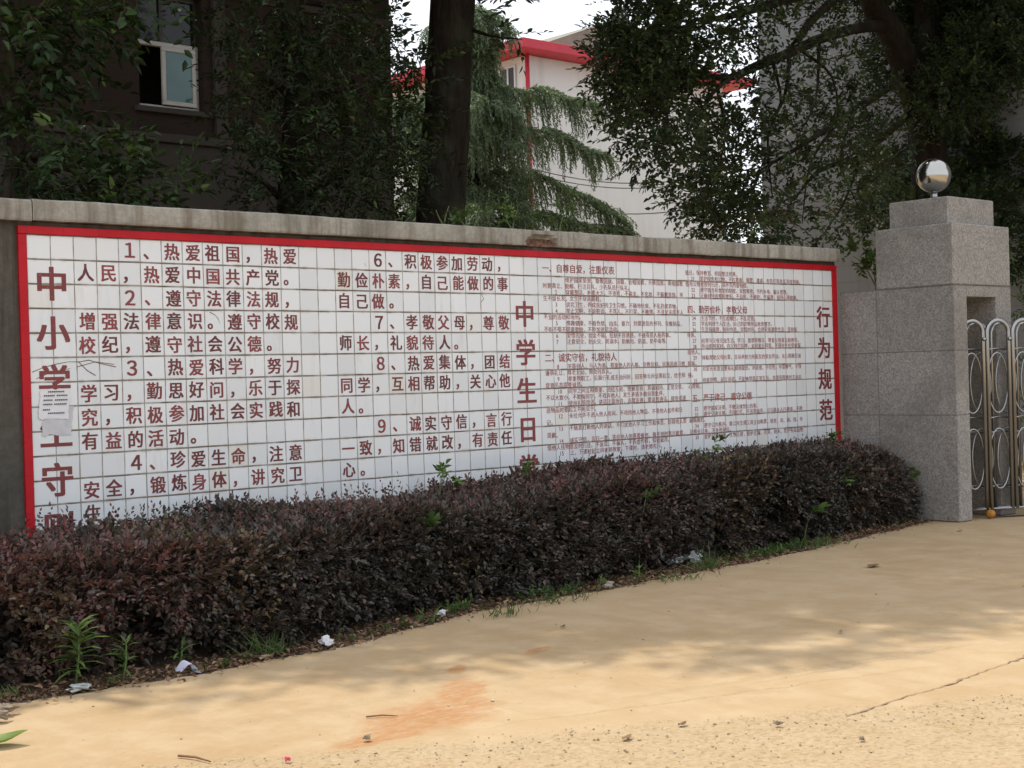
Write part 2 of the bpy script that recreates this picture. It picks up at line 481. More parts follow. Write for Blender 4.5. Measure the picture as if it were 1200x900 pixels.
def mat_bark(name, a, b):
    q = NT(name)
    v = q.mapv(q.obj, (9, 9, 1.5))
    n1 = q.noise(v, 2.2, 7, .65, .6); n2 = q.noise(q.obj, 2.0, 4)
    c = q.cramp(n1, [(.35, a), (.65, b)])
    c = q.mix(q.ramp(n2, .5, .7, 0, .35), c, (.06, .07, .045))
    q.set(Base_Color=c, Roughness=.95); q.b.inputs['Specular IOR Level'].default_value = .1
    q.bump(n1, 1.0, .03)
    return q.m

def mat_wallpaint(name, a, b, dirt, scale=.4, lines=None):
    q = NT(name)
    n1 = q.noise(q.obj, scale, 7, .62); n2 = q.noise(q.obj, 30, 4)
    s1 = q.ramp(q.noise(q.mapv(q.obj, (1.5, 1.5, .12)), 1.3, 6, .6), .45, .75, 0, .45)
    c = q.cramp(n1, [(.3, a), (.7, b)]); c = q.mix(s1, c, dirt)
    hh = n2
    if lines:
        x, y, z = q.sep(q.obj)
        fz = q.math('FRACT', q.math('DIVIDE', z, lines[1])); fx = q.math('FRACT', q.math('DIVIDE', q.math('ADD', x, y), lines[0]))
        g = q.math('MAXIMUM', q.ramp(q.math('MINIMUM', fz, q.math('SUBTRACT', 1.0, fz)), .03, .08, 1, 0),
                   q.ramp(q.math('MINIMUM', fx, q.math('SUBTRACT', 1.0, fx)), .015, .04, .8, 0))
        c = q.mix(q.math('MULTIPLY', g, .18), c, dirt)
        hh = q.math('SUBTRACT', n2, g)
    q.set(Base_Color=c, Roughness=.8); q.b.inputs['Specular IOR Level'].default_value = .25
    q.bump(hh, .25, .008)
    return q.m

def mat_glass(name, tint):
    q = NT(name)
    q.set(Base_Color=q.cramp(q.noise(q.obj, 1.2, 3), [(.35, tuple(t * .6 for t in tint)), (.7, tint)]), Roughness=.04, Metallic=0.0)
    q.b.inputs['Specular IOR Level'].default_value = 1.0
    q.b.inputs['Coat Weight'].default_value = 1.0
    return q.m

HP = px(635, 284, -.055)
HOLE = (float(HP[0]), float(HP[2]))
TILE, REDT = mat_tiles(), mat_redtile()
LET_BIG = mat_letter('brown_red_paint', (.11, .017, .019), (.25, .044, .044))
LET_FINE = mat_letter('faded_red_paint', (.22, .030, .032), (.38, .080, .078))
COPE = mat_concrete('weathered_coping', (.27, .255, .22), (.44, .415, .36), (.15, .12, .085), 2.4, True)
WALLC = mat_concrete('old_cement_render', (.075, .07, .058), (.135, .124, .104), (.045, .038, .03), 1.6)
GRAN = mat_granite()
ROAD, SOIL, GROUND = mat_road(), mat_soil(), mat_ground()
BARK_D = mat_bark('dark_bark', (.012, .0095, .007), (.030, .024, .018))
BARK_B = mat_bark('brown_bark', (.02, .016, .012), (.06, .048, .036))
STEEL = simple('stainless_steel', (.36, .37, .38), .30, 1.0, .06, 30)
MIRROR = simple('polished_steel', (.46, .45, .42), .17, 1.0, .04, 6)
DARKMETAL = simple('dark_metal', (.06, .055, .05), .5, .6)
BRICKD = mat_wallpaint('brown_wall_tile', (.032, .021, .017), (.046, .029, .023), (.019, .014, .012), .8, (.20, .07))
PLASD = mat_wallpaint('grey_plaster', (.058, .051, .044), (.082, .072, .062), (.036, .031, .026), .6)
WHITEB = mat_wallpaint('white_render', (.62, .625, .615), (.70, .705, .695), (.45, .43, .40), .25)
GREYB = mat_wallpaint('grey_render', (.22, .225, .23), (.27, .275, .28), (.15, .145, .14), .3, (1.1, .3))
REDP = simple('red_cornice_paint', (.50, .030, .055), .6, 0, .10, 3)
ROOFG = simple('weathered_roof', (.22, .215, .17), .9, 0, .2, 2)
FRAMEW = simple('white_window_frame', (.55, .54, .50), .4, 0, .08, 8)
GLASS = mat_glass('window_glass', (.10, .23, .23)); GLASS.node_tree.nodes['Principled BSDF'].inputs['Coat Weight'].default_value = 0; GLASS.node_tree.nodes['Principled BSDF'].inputs['Specular IOR Level'].default_value = .5
GLASSD = mat_glass('dark_window_glass', (.02, .022, .024)); GLASSD.node_tree.nodes['Principled BSDF'].inputs['Coat Weight'].default_value = 0; GLASSD.node_tree.nodes['Principled BSDF'].inputs['Specular IOR Level'].default_value = .3
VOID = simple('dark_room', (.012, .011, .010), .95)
CURT = simple('lace_curtain', (.20, .20, .22), .9, 0, .2, 20)
PAPER = simple('white_paper', (.60, .60, .62), .7, 0, .04, 12)
INK = simple('grey_ink', (.12, .11, .12), .7)
CABLE = simple('black_cable', (.03, .03, .03), .5)
ORANGE = simple('orange_plastic', (.42, .17, .025), .45, 0, .15, 40)
BRICKR = simple('tan_render', (.62, .54, .42), .9, 0, .25, 5)
GREEN1 = [(0, (.014, .028, .010)), (.55, (.024, .046, .014)), (.9, (.042, .078, .021)), (1, (.085, .13, .03))]
L_CAMPHOR = leafmat('camphor_leaf', [(0, (.020, .034, .015)), (.6, (.032, .054, .021)), (.93, (.052, .082, .027)), (1, (.10, .125, .04))], .5, .14, .2)
L_BROAD = leafmat('broad_leaf', GREEN1, .5, .16, .2)
L_DARK = leafmat('dark_evergreen_leaf', [(0, (.015, .027, .012)), (.6, (.024, .043, .016)), (.92, (.040, .070, .022)), (1, (.085, .13, .035))], .5, .14, .2)
L_CEDAR = leafmat('cedar_needle', [(0, (.11, .165, .10)), (.6, (.185, .255, .14)), (1, (.27, .345, .19))], .6, .15)
L_WEED = leafmat('weed_leaf', [(0, (.050, .085, .028)), (.6, (.085, .15, .042)), (1, (.16, .25, .06))], .5, .3, .3)
L_HEDGE = leafmat('purple_hedge_leaf', [(0, (.044, .041, .034)), (.25, (.084, .069, .057)), (.40, (.122, .080, .066)), (.55, (.160, .070, .064)),
                                        (.70, (.19, .075, .078)), (.80, (.12, .085, .045)), (.90, (.19, .125, .07)), (1, (.10, .17, .05))], .45, .12, .42)
L_LITTER = leafmat('dead_leaf', [(0, (.09, .055, .035)), (.5, (.19, .115, .07)), (.85, (.32, .21, .125)), (1, (.46, .36, .21))], .8, .1, .2)
TWIG = simple('brown_twig', (.06, .042, .03), .9)

# ------------------------------------------------------------------ ground
def sheet(name, poly, z, mat, kind='structure'):
    me = bpy.data.meshes.new(name)
    me.from_pydata([(x, y, z) for x, y in poly], [], [tuple(range(len(poly)))])
    o = link(name, me, mat); o['kind'] = kind
    return o
sheet('ground', [(-900, -900), (900, -900), (900, 900), (-900, 900)], -.012, GROUND)
EDGE = [(-6, -1.75), (-2.2, -1.85), (-1.0, -1.92), (-.54, -1.99), (0, -2.04), (.98, -1.95), (1.6, -1.78), (2.23, -1.66), (3.3, -1.61), (4.72, -1.54), (5.8, -1.42), (6.77, -1.28), (7.7, -1.12), (8.45, -1.0)]
ex = np.array([e[0] for e in EDGE]); ey = np.array([e[1] for e in EDGE])
def edge_y(x): return np.interp(x, ex, ey)
xs = np.linspace(-6, 8.44, 480)
road_edge = [(x, edge_y(x) + .035 * math.sin(x * 5.1) * math.sin(x * 2.3) + random.uniform(-.022, .022)) for x in xs]
# road: one sheet from the hedge foot to far beyond the camera, and through the gateway
road = sheet('road', [(60, -18), (60, -.2), (18, -.2), (18, 14), (9.48, 14), (9.48, -.2), (8.44, -.2)] + road_edge[::-1] + [(-40, -2.2), (-40, -18)], -.004, ROAD)
sheet('soil', [(-40, -2.4)] + [(-6, -2.3)] + [(x, y - .05) for x, y in road_edge] + [(8.44, .1), (-40, .1)], -.008, SOIL)

# thin crack with loose dirt in the concrete
me_b = MB()
cr = [px(q[0], q[1], 0) for q in ()]
cps = [(1.38, -5.03), (1.62, -5.02), (1.95, -5.0), (2.2, -5.015), (2.37, -4.99), (2.7, -4.97), (3.0, -4.95), (3.6, -4.86), (4.4, -4.82)]
cx = np.linspace(1.38, 4.4, 90); cy = np.interp(cx, [c[0] for c in cps], [c[1] for c in cps]) + rng.normal(0, .006, 90)
wv = np.clip(.002 + .014 * rng.random(90) * np.abs(np.sin(cx * 4.3 + 1) * np.sin(cx * 9)), .0012, .02)
vs = [(x, y - w, 0.0) for x, y, w in zip(cx, cy, wv)] + [(x, y + w * .7, 0.0) for x, y, w in zip(cx, cy, wv)]
me_b.add(vs, [(i, i + 1, 90 + i + 1, 90 + i) for i in range(89)])
ck = me_b.build('crack', simple('crack_dirt', (.29, .20, .115), .95, 0, .4, 14), road)

# ------------------------------------------------------------------ boundary wall with the tiled notice
wall = empty('boundary_wall', (4, .1, 0), 'long school boundary wall faced with white tiles of red Chinese writing, red border and cement coping', 'wall')
m = MB(); m.cbox(-7, 8.40, .012, .24, -.05, 2.545, .006); m.build('wall_body', WALLC, wall)
# tile field (14 mm thick slab in front of the render)
def tile_field():
    nx, nz = NC, NR
    m = MB()
    m.box(0, NC * T, -.004, .012, 0.0, Z0)
    return m.build('tile_panel', TILE, wall)
panel = tile_field()
m = MB()
m.cbox(-.055, NC * T + .075, -.016, .012, Z0, Z0 + .052, .003)
m.cbox(-.055, 0, -.014, .012, 0, Z0 - .001, .003)
m.cbox(NC * T, NC * T + .075, -.014, .012, 0, Z0 - .001, .003)
m.build('red_border', REDT, wall)

def coping(x0, x1, dz=0.0, seed=1):
    nx = int((x1 - x0) / .022)
    prof = [(.24, .0), (-.05, .0), (-.055, .012), (-.056, .03), (-.056, .05), (-.056, .075), (-.055, .1), (-.053, .122), (-.040, .133), (.12, .137), (.27, .133), (.27, .0)]
    X = np.linspace(x0, x1, nx); P = np.array([[(x, y, 2.545 + dz + z) for y, z in prof] for x in X])
    Q = P.reshape(-1, 3)
    n = noise3(Q, 9, seed); n2 = noise3(Q, 40, seed + 5)
    Q[:, 2] += n * .004 + n2 * .002; Q[:, 1] += n2 * .003 + n * .003
    r2 = ((Q[:, 0] - HOLE[0]) / .175) ** 2 + ((Q[:, 2] - HOLE[1]) / .058) ** 2 + n2 * .15
    inside = (Q[:, 1] < -.03) & (r2 < 1)
    Q[inside, 1] += .055 * np.clip(1 - r2[inside], 0, 1) ** .4
    k = len(prof); F = []
    for i in range(nx - 1):
        for j in range(k):
            a, b = i * k + j, i * k + (j + 1) % k
            F.append((a, b, b + k, a + k))
    m = MB(); m.add(Q, F); m.add(Q[:k], [tuple(range(k - 1, -1, -1))]); m.add(Q[-k:], [tuple(range(k))])
    return m.build('coping', COPE, wall)
coping(-7, .018, -.004, 3)
coping(.026, 8.40, 0, 9)

# ---- writing: glyph outlines come from the font that ships with Blender
GL = {}
def glyph(ch, off, res):
    key = (ch, off, res)
    if key in GL: return GL[key]
    c = bpy.data.curves.new('g', 'FONT'); c.body = ch; c.resolution_u = res; c.offset = 0.0
    o = bpy.data.objects.new('g', c); COL.objects.link(o)
    me = bpy.data.meshes.new_from_object(o.evaluated_get(bpy.context.evaluated_depsgraph_get()))
    V = np.empty(len(me.vertices) * 3, np.float32); me.vertices.foreach_get('co', V)
    F = [tuple(p.vertices) for p in me.polygons]
    bpy.data.objects.remove(o); bpy.data.curves.remove(c); bpy.data.meshes.remove(me)
    GL[key] = (V.reshape(-1, 3), F)
    return GL[key]
class Text:
    def __init__(s): s.V = []; s.F = []; s.t = []; s.n = 0
    def put(s, ch, cu, cv, size, off=.02, res=3, sx=1.0, tone=None):
        tone = random.random() if tone is None else tone
        n = 5 if off > .015 else (3 if off > .008 else 1)
        for k in range(n):
            dx, dz = ((0, 0), (1, .7), (-1, -.7), (1, -.7), (-1, .7))[k] if n == 5 else ((0, 0), (1, 0), (-1, 0))[k]
            s.put1(ch, cu + dx * off * size, cv + dz * off * size * .7, size, res, sx, tone, k * .00012)
    def put1(s, ch, cu, cv, size, res, sx, tone, dy):
        """character centred at tile coordinates (cu, cv); size in tiles"""
        if ch in ' 　': return
        V, F = glyph(ch, 0, res)
        if not len(V): return
        x = (V[:, 0] - .5) * size * T * sx; z = (V[:, 1] - .37) * size * T
        s.V.append(np.stack([cu * T + x, np.full(len(V), -.0052 - dy), Z0 - cv * T + z], 1))
        s.F += [tuple(i + s.n for i in f) for f in F]
        s.t.append(np.full(len(V), tone)); s.n += len(V)
    def build(s, name, mat, parent, label=None):
        me = bpy.data.meshes.new(name); me.from_pydata(np.concatenate(s.V).tolist(), [], s.F)
        a = me.attributes.new('tone', 'FLOAT', 'POINT'); a.data.foreach_set('value', np.concatenate(s.t).astype(np.float32))
        o = link(name, me, mat, parent)
        if label: o['label'] = label
        return o
bpy.context.view_layer.update()
FW = {str(i): chr(0xFF10 + i) for i in range(10)}
def grid_block(col0, lines):
    t = Text()
    for r, ln in enumerate(lines):
        for k, ch in enumerate(ln):
            sm = ch in '，。、'
            t.put(FW.get(ch, ch), col0 + k + .5 + (0 if sm else random.uniform(-.03, .03)), r + .5 + random.uniform(-.02, .02), .77 if not ch.isdigit() else .84, .027, 3, .97)
    return t
t = Text()
for k, ch in enumerate('中小学生守则'): t.put(ch, 1.02, 2 + 2 * k, 1.46, .030, 4, .98, .5 + .1 * (k % 3))
t.build('heading', LET_BIG, panel, 'large vertical red heading at the left edge of the tiles')
grid_block(2, ['　　1、热爱祖国，热爱', '人民，热爱中国共产党。', '　　2、遵守法律法规，', '增强法律意识。遵守校规', '校纪，遵守社会公德。', '　　3、热爱科学，努力',
               '学习，勤思好问，乐于探', '究，积极参加社会实践和', '有益的活动。', '　　4、珍爱生命，注意', '安全，锻炼身体，讲究卫', '生。']).build('lettering', LET_BIG, panel, 'red rules one to four, one character per tile')
grid_block(15, ['　　6、积极参加劳动，', '勤俭朴素，自己能做的事', '自己做。', '　　7、孝敬父母，尊敬', '师长，礼貌待人。', '　　8、热爱集体，团结', '同学，互相帮助，关心他',
                '人。', '　　9、诚实守信，言行', '一致，知错就改，有责任', '心。']).build('lettering', LET_BIG, panel, 'red rules six to nine, one character per tile')
t = Text()
for k, ch in enumerate('中学生日常'): t.put(ch, 27.0, 3.04 + 2.02 * k, 1.44, .030, 4, 1.0, .75)
t.build('heading', LET_BIG, panel, 'large vertical red heading in the middle of the tiles')
t = Text()
for k, ch in enumerate('行为规范'): t.put(ch, 53.0, 3.03 + 2.0 * k, 1.44, .030, 4, 1.0, .7)
t.build('heading', LET_BIG, panel, 'large vertical red heading at the right edge of the tiles')
def fine_block(c0, lines, heads, ind=5 / 3, wmax=9.65):
    t = Text()
    for n, num, s in lines:
        cv = n / 3 + 1 / 6
        if num:
            nx = c0 + ind - .72
            for k, d in enumerate(num): t.put(d, nx + k * .17 + .1, cv, .33, .012, 2)
            c = c0 + ind
        else: c = c0
        for k, ch in enumerate(s): t.put(ch, c + (k + .5) * min(1 / 3.05, (wmax if num else wmax + ind) / len(s)), cv + random.uniform(-.012, .012), .318, .010, 2)
    for cv, c, s in heads:
        for k, ch in enumerate(s): t.put(ch, c + k * .5, cv, .50, .016, 2)
    return t
fine_block(28.35, [
    (3, ' ', '维护国家荣誉，尊敬国旗、国徽，会唱国歌，升降国旗、奏唱国歌'), (4, '', '时要肃立、脱帽、行注目礼，少先队员行队礼。'),
    (5, '2', '穿戴整洁、朴素大方，不烫发，不染发，不化妆，不佩戴首饰，男'), (6, '', '生不留长发，女生不穿高跟鞋。'),
    (7, '3', '讲究卫生，养成良好的卫生习惯。不随地吐痰，不乱扔废弃物。'), (8, '4', '举止文明，不说脏话，不骂人，不打架，不赌博。不涉足未成年人'),
    (9, '', '不宜的活动和场所。'), (10, '5', '情趣健康，不看色情、凶杀、暴力、封建迷信的书刊、音像制品，'), (11, '', '不听不唱不健康歌曲，不参加迷信活动。'),
    (12, '6', '爱惜名誉，拾金不昧，抵制不良诱惑，不做有损人格的事。'), (13, '7', '注意安全，防火灾、防溺水、防触电、防盗、防中毒等。'),
    (17, '8', '平等待人，与人为善，尊重他人的人格、宗教信仰、民族风俗习惯'), (18, '', '谦恭礼让，尊老爱幼，帮助残疾人。'),
    (19, '9', '尊重教职工，见面行礼或主动问好，回答师长问话要起立，给老师'), (20, '', '提意见态度要诚恳。'),
    (21, '10', '同学之间互相尊重、团结互助、理解宽容、真诚相待、正常交往，'), (22, '', '不以大欺小，不欺侮同学，不戏弄他人，发生矛盾多做自我批评。'),
    (23, '11', '使用礼貌用语，讲话注意场合，态度友善，要讲普通话。接受或递'), (24, '', '送物品时要起立并用双手。'),
    (25, '12', '未经允许不进入他人房间、不动用他人物品、不看他人信件和日'), (26, '', '记。'), (27, '13', '不随意打断他人的讲话，不打扰他人学习工作和休息，妨碍他人要'),
    (28, '', '道歉。'), (29, '14', '诚实守信，言行一致，答应他人的事要做到，做不到时表示歉意，'), (30, '', '借他人钱物要及时归还。不说谎，不骗人，不弄虚作假，知错就改。'),
    (31, '15', '上、下课时起立向老师致敬，下课时，请老师先行。')],
    [(.56, 28.6, '一、自尊自爱，注重仪表'), (5.36, 28.6, '二、诚实守信，礼貌待人')]).build('fine_lettering', LET_FINE, panel, 'faded fine red print in the left column of the conduct rules')
fine_block(39.75, [
    (1, '', '值日，保持教室、校园整洁优美。'), (2, '21', '爱护校舍和公物，不在黑板、墙壁、课桌、布告栏等处乱涂改刻画。'), (3, '', '借用公物要按时归还，损坏东西要赔偿。'),
    (4, '22', '遵守宿舍和食堂的制度，爱惜粮食，节约水电，服从管理。'), (5, '23', '正确对待困难和挫折，不自卑，不嫉妒，不偏激，保持心理健康。'),
    (9, '24', '生活节俭，不互相攀比，不乱花钱。'), (10, '25', '学会料理个人生活，自己的衣物用品收放整齐。'), (11, '26', '生活有规律，按时作息，珍惜时间，合理安排课余生活，坚持锻'), (12, '', '身体。'),
    (13, '27', '经常与父母交流生活、学习、思想等情况，尊重父母意见和教导。'), (14, '28', '外出和到家时，向父母打招呼，未经家长同意，不得在外住宿或留'), (15, '', '宿他人。'),
    (16, '29', '体贴帮助父母长辈，主动承担力所能及的家务劳动，关心照顾兄弟'), (17, '', '姐妹。'), (18, '30', '对家长有意见要有礼貌地提出，讲道理，不任性，不耍脾气，不顶'), (19, '', '撞。'),
    (20, '31', '待客热情，起立迎送。不影响邻里正常生活，邻里有困难时主动关'), (21, '', '心帮助。'),
    (25, '32', '遵守国家法律，不做法律禁止的事。'), (26, '33', '遵守交通法规，不闯红灯，不违章骑车，过马路走人行横道，不跨'), (27, '', '越隔离栏。'),
    (28, '34', '遵守公共秩序，乘公共交通工具主动购票，给老、幼、病、残、孕'), (29, '', '及师长让座，不争抢座位。'), (30, '35', '爱护公用设施、文物古迹，爱护庄稼、花草、树木，爱护有益动物')],
    [(2.66, 40.1, '四、勤劳俭朴，孝敬父母'), (7.88, 40.3, '五、严于律己，遵守公德')], 1.28, 9.95).build('fine_lettering', LET_FINE, panel, 'faded fine red print in the right column of the conduct rules')

# paper notice stuck over the heading, with an older torn sheet under it
pn = empty('paper_notice', (.2, -.01, 1.42), 'white printed paper notice pasted over the first tall heading of the tiled wall', 'notice')
def paper(x0, z0, x1, z1, tilt, y, mat, name, parent, seed):
    g = np.random.default_rng(seed); n = 9
    V = []; F = []
    for j in range(n):
        for i in range(n):
            a, b = i / (n - 1), j / (n - 1)
            x = x0 + (x1 - x0) * a; z = z0 + (z1 - z0) * b
            if i in (0, n - 1): x += g.normal(0, .004)
            if j in (0, n - 1): z += g.normal(0, .004)
            zc = (z0 + z1) / 2; x += (z - zc) * tilt; z -= (x - x0) * tilt * .4
            yy = y - abs(g.normal(0, .0012)) - (.012 * max(0, abs(a - .5) * 2 - .8) if j == 0 else 0)
            V.append((x, yy, z))
    for j in range(n - 1):
        for i in range(n - 1): F.append((j * n + i, j * n + i + 1, (j + 1) * n + i + 1, (j + 1) * n + i))
    m = MB(); m.add(V, F); return m.build(name, mat, parent, True)
a = px(46, 491, 0); b = px(80, 455, 0); c_ = px(50, 510, 0); d_ = px(84, 480, 0)
PAPER2 = simple('old_paper', (.58, .58, .60), .8, 0, .1, 14)
paper(c_[0], c_[2], d_[0], d_[2] + .03, .10, -.0065, PAPER2, 'torn_lower_sheet', pn, 2)
paper(a[0], a[2], b[0], b[2], .10, -.010, simple('notice_paper', (.76, .76, .78), .7, 0, .04, 12), 'printed_sheet', pn, 1)
m = MB()
for j, (l0, l1) in enumerate(((.25, .75), (.12, .45), (.55, .90), (.12, .42), (.5, .88), (.12, .40), (.48, .90), (.12, .35), (.3, .85))):
    zz = b[2] - (b[2] - a[2]) * (.10 + [0, .13, .13, .28, .28, .42, .42, .60, .72][j]); w = b[0] - a[0]
    k = l0
    while k < l1:
        x0 = a[0] + w * k + (zz - (a[2] + b[2]) / 2) * .10; m.box(x0, x0 + w * .045, -.0145, -.0140, zz - .0045, zz + .0045); k += .062
m.build('print', INK, pn)

# brown dirt marks and glaze cracks on the tiles
m = MB()
def scrawl(pts, w):
    q = [px(x, y, -.0052) for x, y in pts]
    V = []; 
    for i, p in enumerate(q):
        ww = w * random.uniform(.5, 1.2); V += [(p[0], -.0052, p[2] - ww), (p[0], -.0052, p[2] + ww)]
    m.add(V, [(2 * i, 2 * i + 2, 2 * i + 3, 2 * i + 1) for i in range(len(q) - 1)])
for pts in ([(38, 436), (50, 431), (64, 427), (80, 424), (94, 424), (104, 422), (118, 426), (136, 430)], [(42, 444), (60, 436), (82, 432)], [(92, 424), (102, 434), (112, 440)],
            [(90, 430), (112, 424), (134, 427)], [(246, 366), (252, 369), (256, 374), (258, 380)], [(564, 345), (567, 350), (564, 354)], [(429, 312), (427, 308)]):
    scrawl(pts, .0032)
m.build('glaze_cracks', simple('crack_stain', (.17, .13, .09), .9, 0, .3, 40), panel)

# ------------------------------------------------------------------ granite gate pillar
PX0, PX1, PY0 = 8.448, 9.478, -1.29
pil = empty('gate_pillar', (8.96, -.8, 0), 'stepped grey granite gate pillar with a recess, standing at the right end of the tiled wall', 'pillar')
m = MB()
A0, A1, AH, AD = 8.672, 9.20, 2.13, -.95       # recess in the front for the sliding gate
m.cbox(PX0, A0, PY0, 0.0, 0, 2.24, .008)
m.cbox(A1, PX1, PY0, -.43, 0, 2.24, .008)
m.cbox(A0 - .004, A1 + .004, PY0 + .002, -.43, AH, 2.238, .003)
m.build('pillar_base', GRAN, pil)
m = MB(); m.box(A0, A1, AD, -.43, 0, AH); m.build('recess_back', BRICKR, pil)
m = MB(); m.cbox(PX0, PX1, PY0, -.435, 2.2405, 2.824, .010); m.build('pillar_head', GRAN, pil)
m = MB(); m.cbox(8.55, 9.375, -1.19, -.535, 2.8245, 3.09, .010); m.build('cap_block', GRAN, pil)
BC = px(1094, 206, -.862)
ball = empty('steel_ball', (BC[0], -.862, 3.09), 'shiny mirror steel ball on top of the granite gate pillar', 'ball')
m = MB(); m.sphere((BC[0], -.862, BC[2]), .168, 48, 32); m.build('sphere', MIRROR, ball, True)
m = MB(); m.tube([(BC[0], -.862, 3.088), (BC[0], -.862, BC[2] - .15)], .035, 16); m.build('neck', STEEL, ball, True)

# ------------------------------------------------------------------ retractable steel gate
gate = empty('retractable_gate', (9.6, -1.2, 0), 'stainless steel retractable gate of arched bars drawn out of the granite pillar', 'gate')
g0 = np.array([8.84, -1.27, 0.0]); gdir = unit(np.array([.87, -.50, 0])); gn = np.array([-gdir[1], gdir[0], 0])
def gp(s, w, z): return g0 + gdir * s + gn * w + np.array([0, 0, z])
def arch(s0, width, w, top, z0):
    r = width / 2
    return [gp(s0, w, z0), gp(s0, w, top - r)] + [gp(s0 + r - r * math.cos(a), w, top - r + r * math.sin(a)) for a in np.linspace(.2, math.pi - .2, 9)] + [gp(s0 + width, w, top - r), gp(s0 + width, w, z0)]
def ring(sc, w, zc, rx, rz, r=.014):
    m = MB(); m.tube([gp(sc + rx * math.cos(a), w, zc + rz * math.sin(a)) for a in np.linspace(0, 2 * math.pi, 25)], r, 8, False); return m
NG = 13
for k in range(NG):
    s = -.15 + k * .27
    m = MB(); m.tube(arch(s, .225, 0, 1.90, .085), .021, 10); m.build('arch_frame', STEEL, gate, True)
    m = MB(); m.tube(arch(s + .10, .225, .10, 1.88, .085), .018, 10); m.build('arch_frame', STEEL, gate, True)
    for zc in (1.30, .57):
        for off, w in ((.112, .02), (.235, .08)): ring(s + off, w, zc, .108, .29, .009).build('oval_link', STEEL, gate, True)
    for z in (1.62, .96, .82, .30):
        m = MB(); m.tube([gp(s, .0, z), gp(s + .135, .09, z + .01), gp(s + .27, .0, z)], .008, 8); m.build('cross_rod', STEEL, gate, True)
    m = MB(); m.sphere(gp(s + .225, -.025, 1.72), .020, 12, 8); m.build('bolt', STEEL, gate, True)
m = MB(); m.tube([gp(-.16, -.0, .09), gp(3.6, -.0, .09)], .012, 8); m.build('bottom_rail', STEEL, gate, True); m = MB(); m.tube([gp(-.10, .10, .09), gp(3.6, .10, .09)], .012, 8); m.build('bottom_rail', STEEL, gate, True)
for s in (.09, 1.17, 2.25, 3.33):
    m = MB(); p = gp(s, -.03, .045); m.tube([p + gn * -.025, p + gn * .025], [.040, .040], 16); m.sphere(p - gn * .02, .036, 14, 10); m.build('wheel', ORANGE, gate, True)
m = MB(); m.add([tuple(gp(a_, b_, c_)) for c_ in (-.02, .006) for a_, b_ in ((.12, .03), (3.9, .03), (3.9, .07), (.12, .07))], [(0, 3, 2, 1), (4, 5, 6, 7), (0, 1, 5, 4), (1, 2, 6, 5), (2, 3, 7, 6), (3, 0, 4, 7)]); tr = m.build('gate_track', DARKMETAL); tag(tr, 'thin dark steel rail set in the ground under the retractable gate', 'rail')

# ------------------------------------------------------------------ leafy things
def sprays(centers, dirs, L, nl, leaf_l, leaf_w, up=.35, jitter=.35, tone=(0, 1), drop=.0, spread=.9):
    """leaves set alternately along short twigs; returns arrays for leaves()"""
    N = len(centers)
    dirs = unit(dirs)
    Lr = (L * rng.uniform(.6, 1.25, N))[:, None]
    k = np.linspace(.12, 1, nl)
    ref = unit(rng.normal(size=(N, 3)) * .35 + np.array([0, 0, 1.0]))
    sd = unit(np.cross(dirs, ref)); nn = np.cross(sd, dirs)
    P = centers[:, None, :] + dirs[:, None, :] * Lr[:, None, :] * k[None, :, None]
    P[:, :, 2] -= drop * (k[None, :] ** 2) * Lr
    sgn = np.where(np.arange(nl) % 2, 1.0, -1.0)[None, :, None]
    ax = dirs[:, None, :] * .7 + sd[:, None, :] * sgn * spread + rng.normal(size=(N, nl, 3)) * jitter
    ax[:, -1] = dirs + rng.normal(size=(N, 3)) * jitter * .5
    nr = nn[:, None, :] + rng.normal(size=(N, nl, 3)) * .45 + np.array([0, 0, up])
    tn = np.clip(rng.uniform(tone[0], tone[1], (N, 1)) + rng.normal(0, .12, (N, nl)), 0, 1)
    s = rng.uniform(.7, 1.2, N * nl)
    return P.reshape(-1, 3), ax.reshape(-1, 3), nr.reshape(-1, 3), leaf_l * s, leaf_w * s, tn.ravel()

def join(parts):
    return [np.concatenate([p[i] for p in parts]) for i in range(6)]

def clump_pts(c, rad, n, hollow=.35):
    d = unit(rng.normal(size=(n, 3)))
    r = (hollow + (1 - hollow) * rng.random(n)) ** .7
    return np.array(c) + d * r[:, None] * np.array(rad), d

def twigs(B, c, d, L, r=.004):
    """thin three-sided stalks as raw arrays"""
    N = len(c); d = unit(d)
    a = unit(np.cross(d, rng.normal(size=(N, 3)))); b = np.cross(d, a)
    e = c + d * L
    V = np.stack([c + a * r, c - a * r * .5 + b * r * .87, c - a * r * .5 - b * r * .87, e], 1).reshape(-1, 3)
    i = np.arange(N) * 4
    F = np.concatenate([np.stack([i, i + 1, i + 3], 1), np.stack([i + 1, i + 2, i + 3], 1), np.stack([i + 2, i, i + 3], 1)])
    return V, F

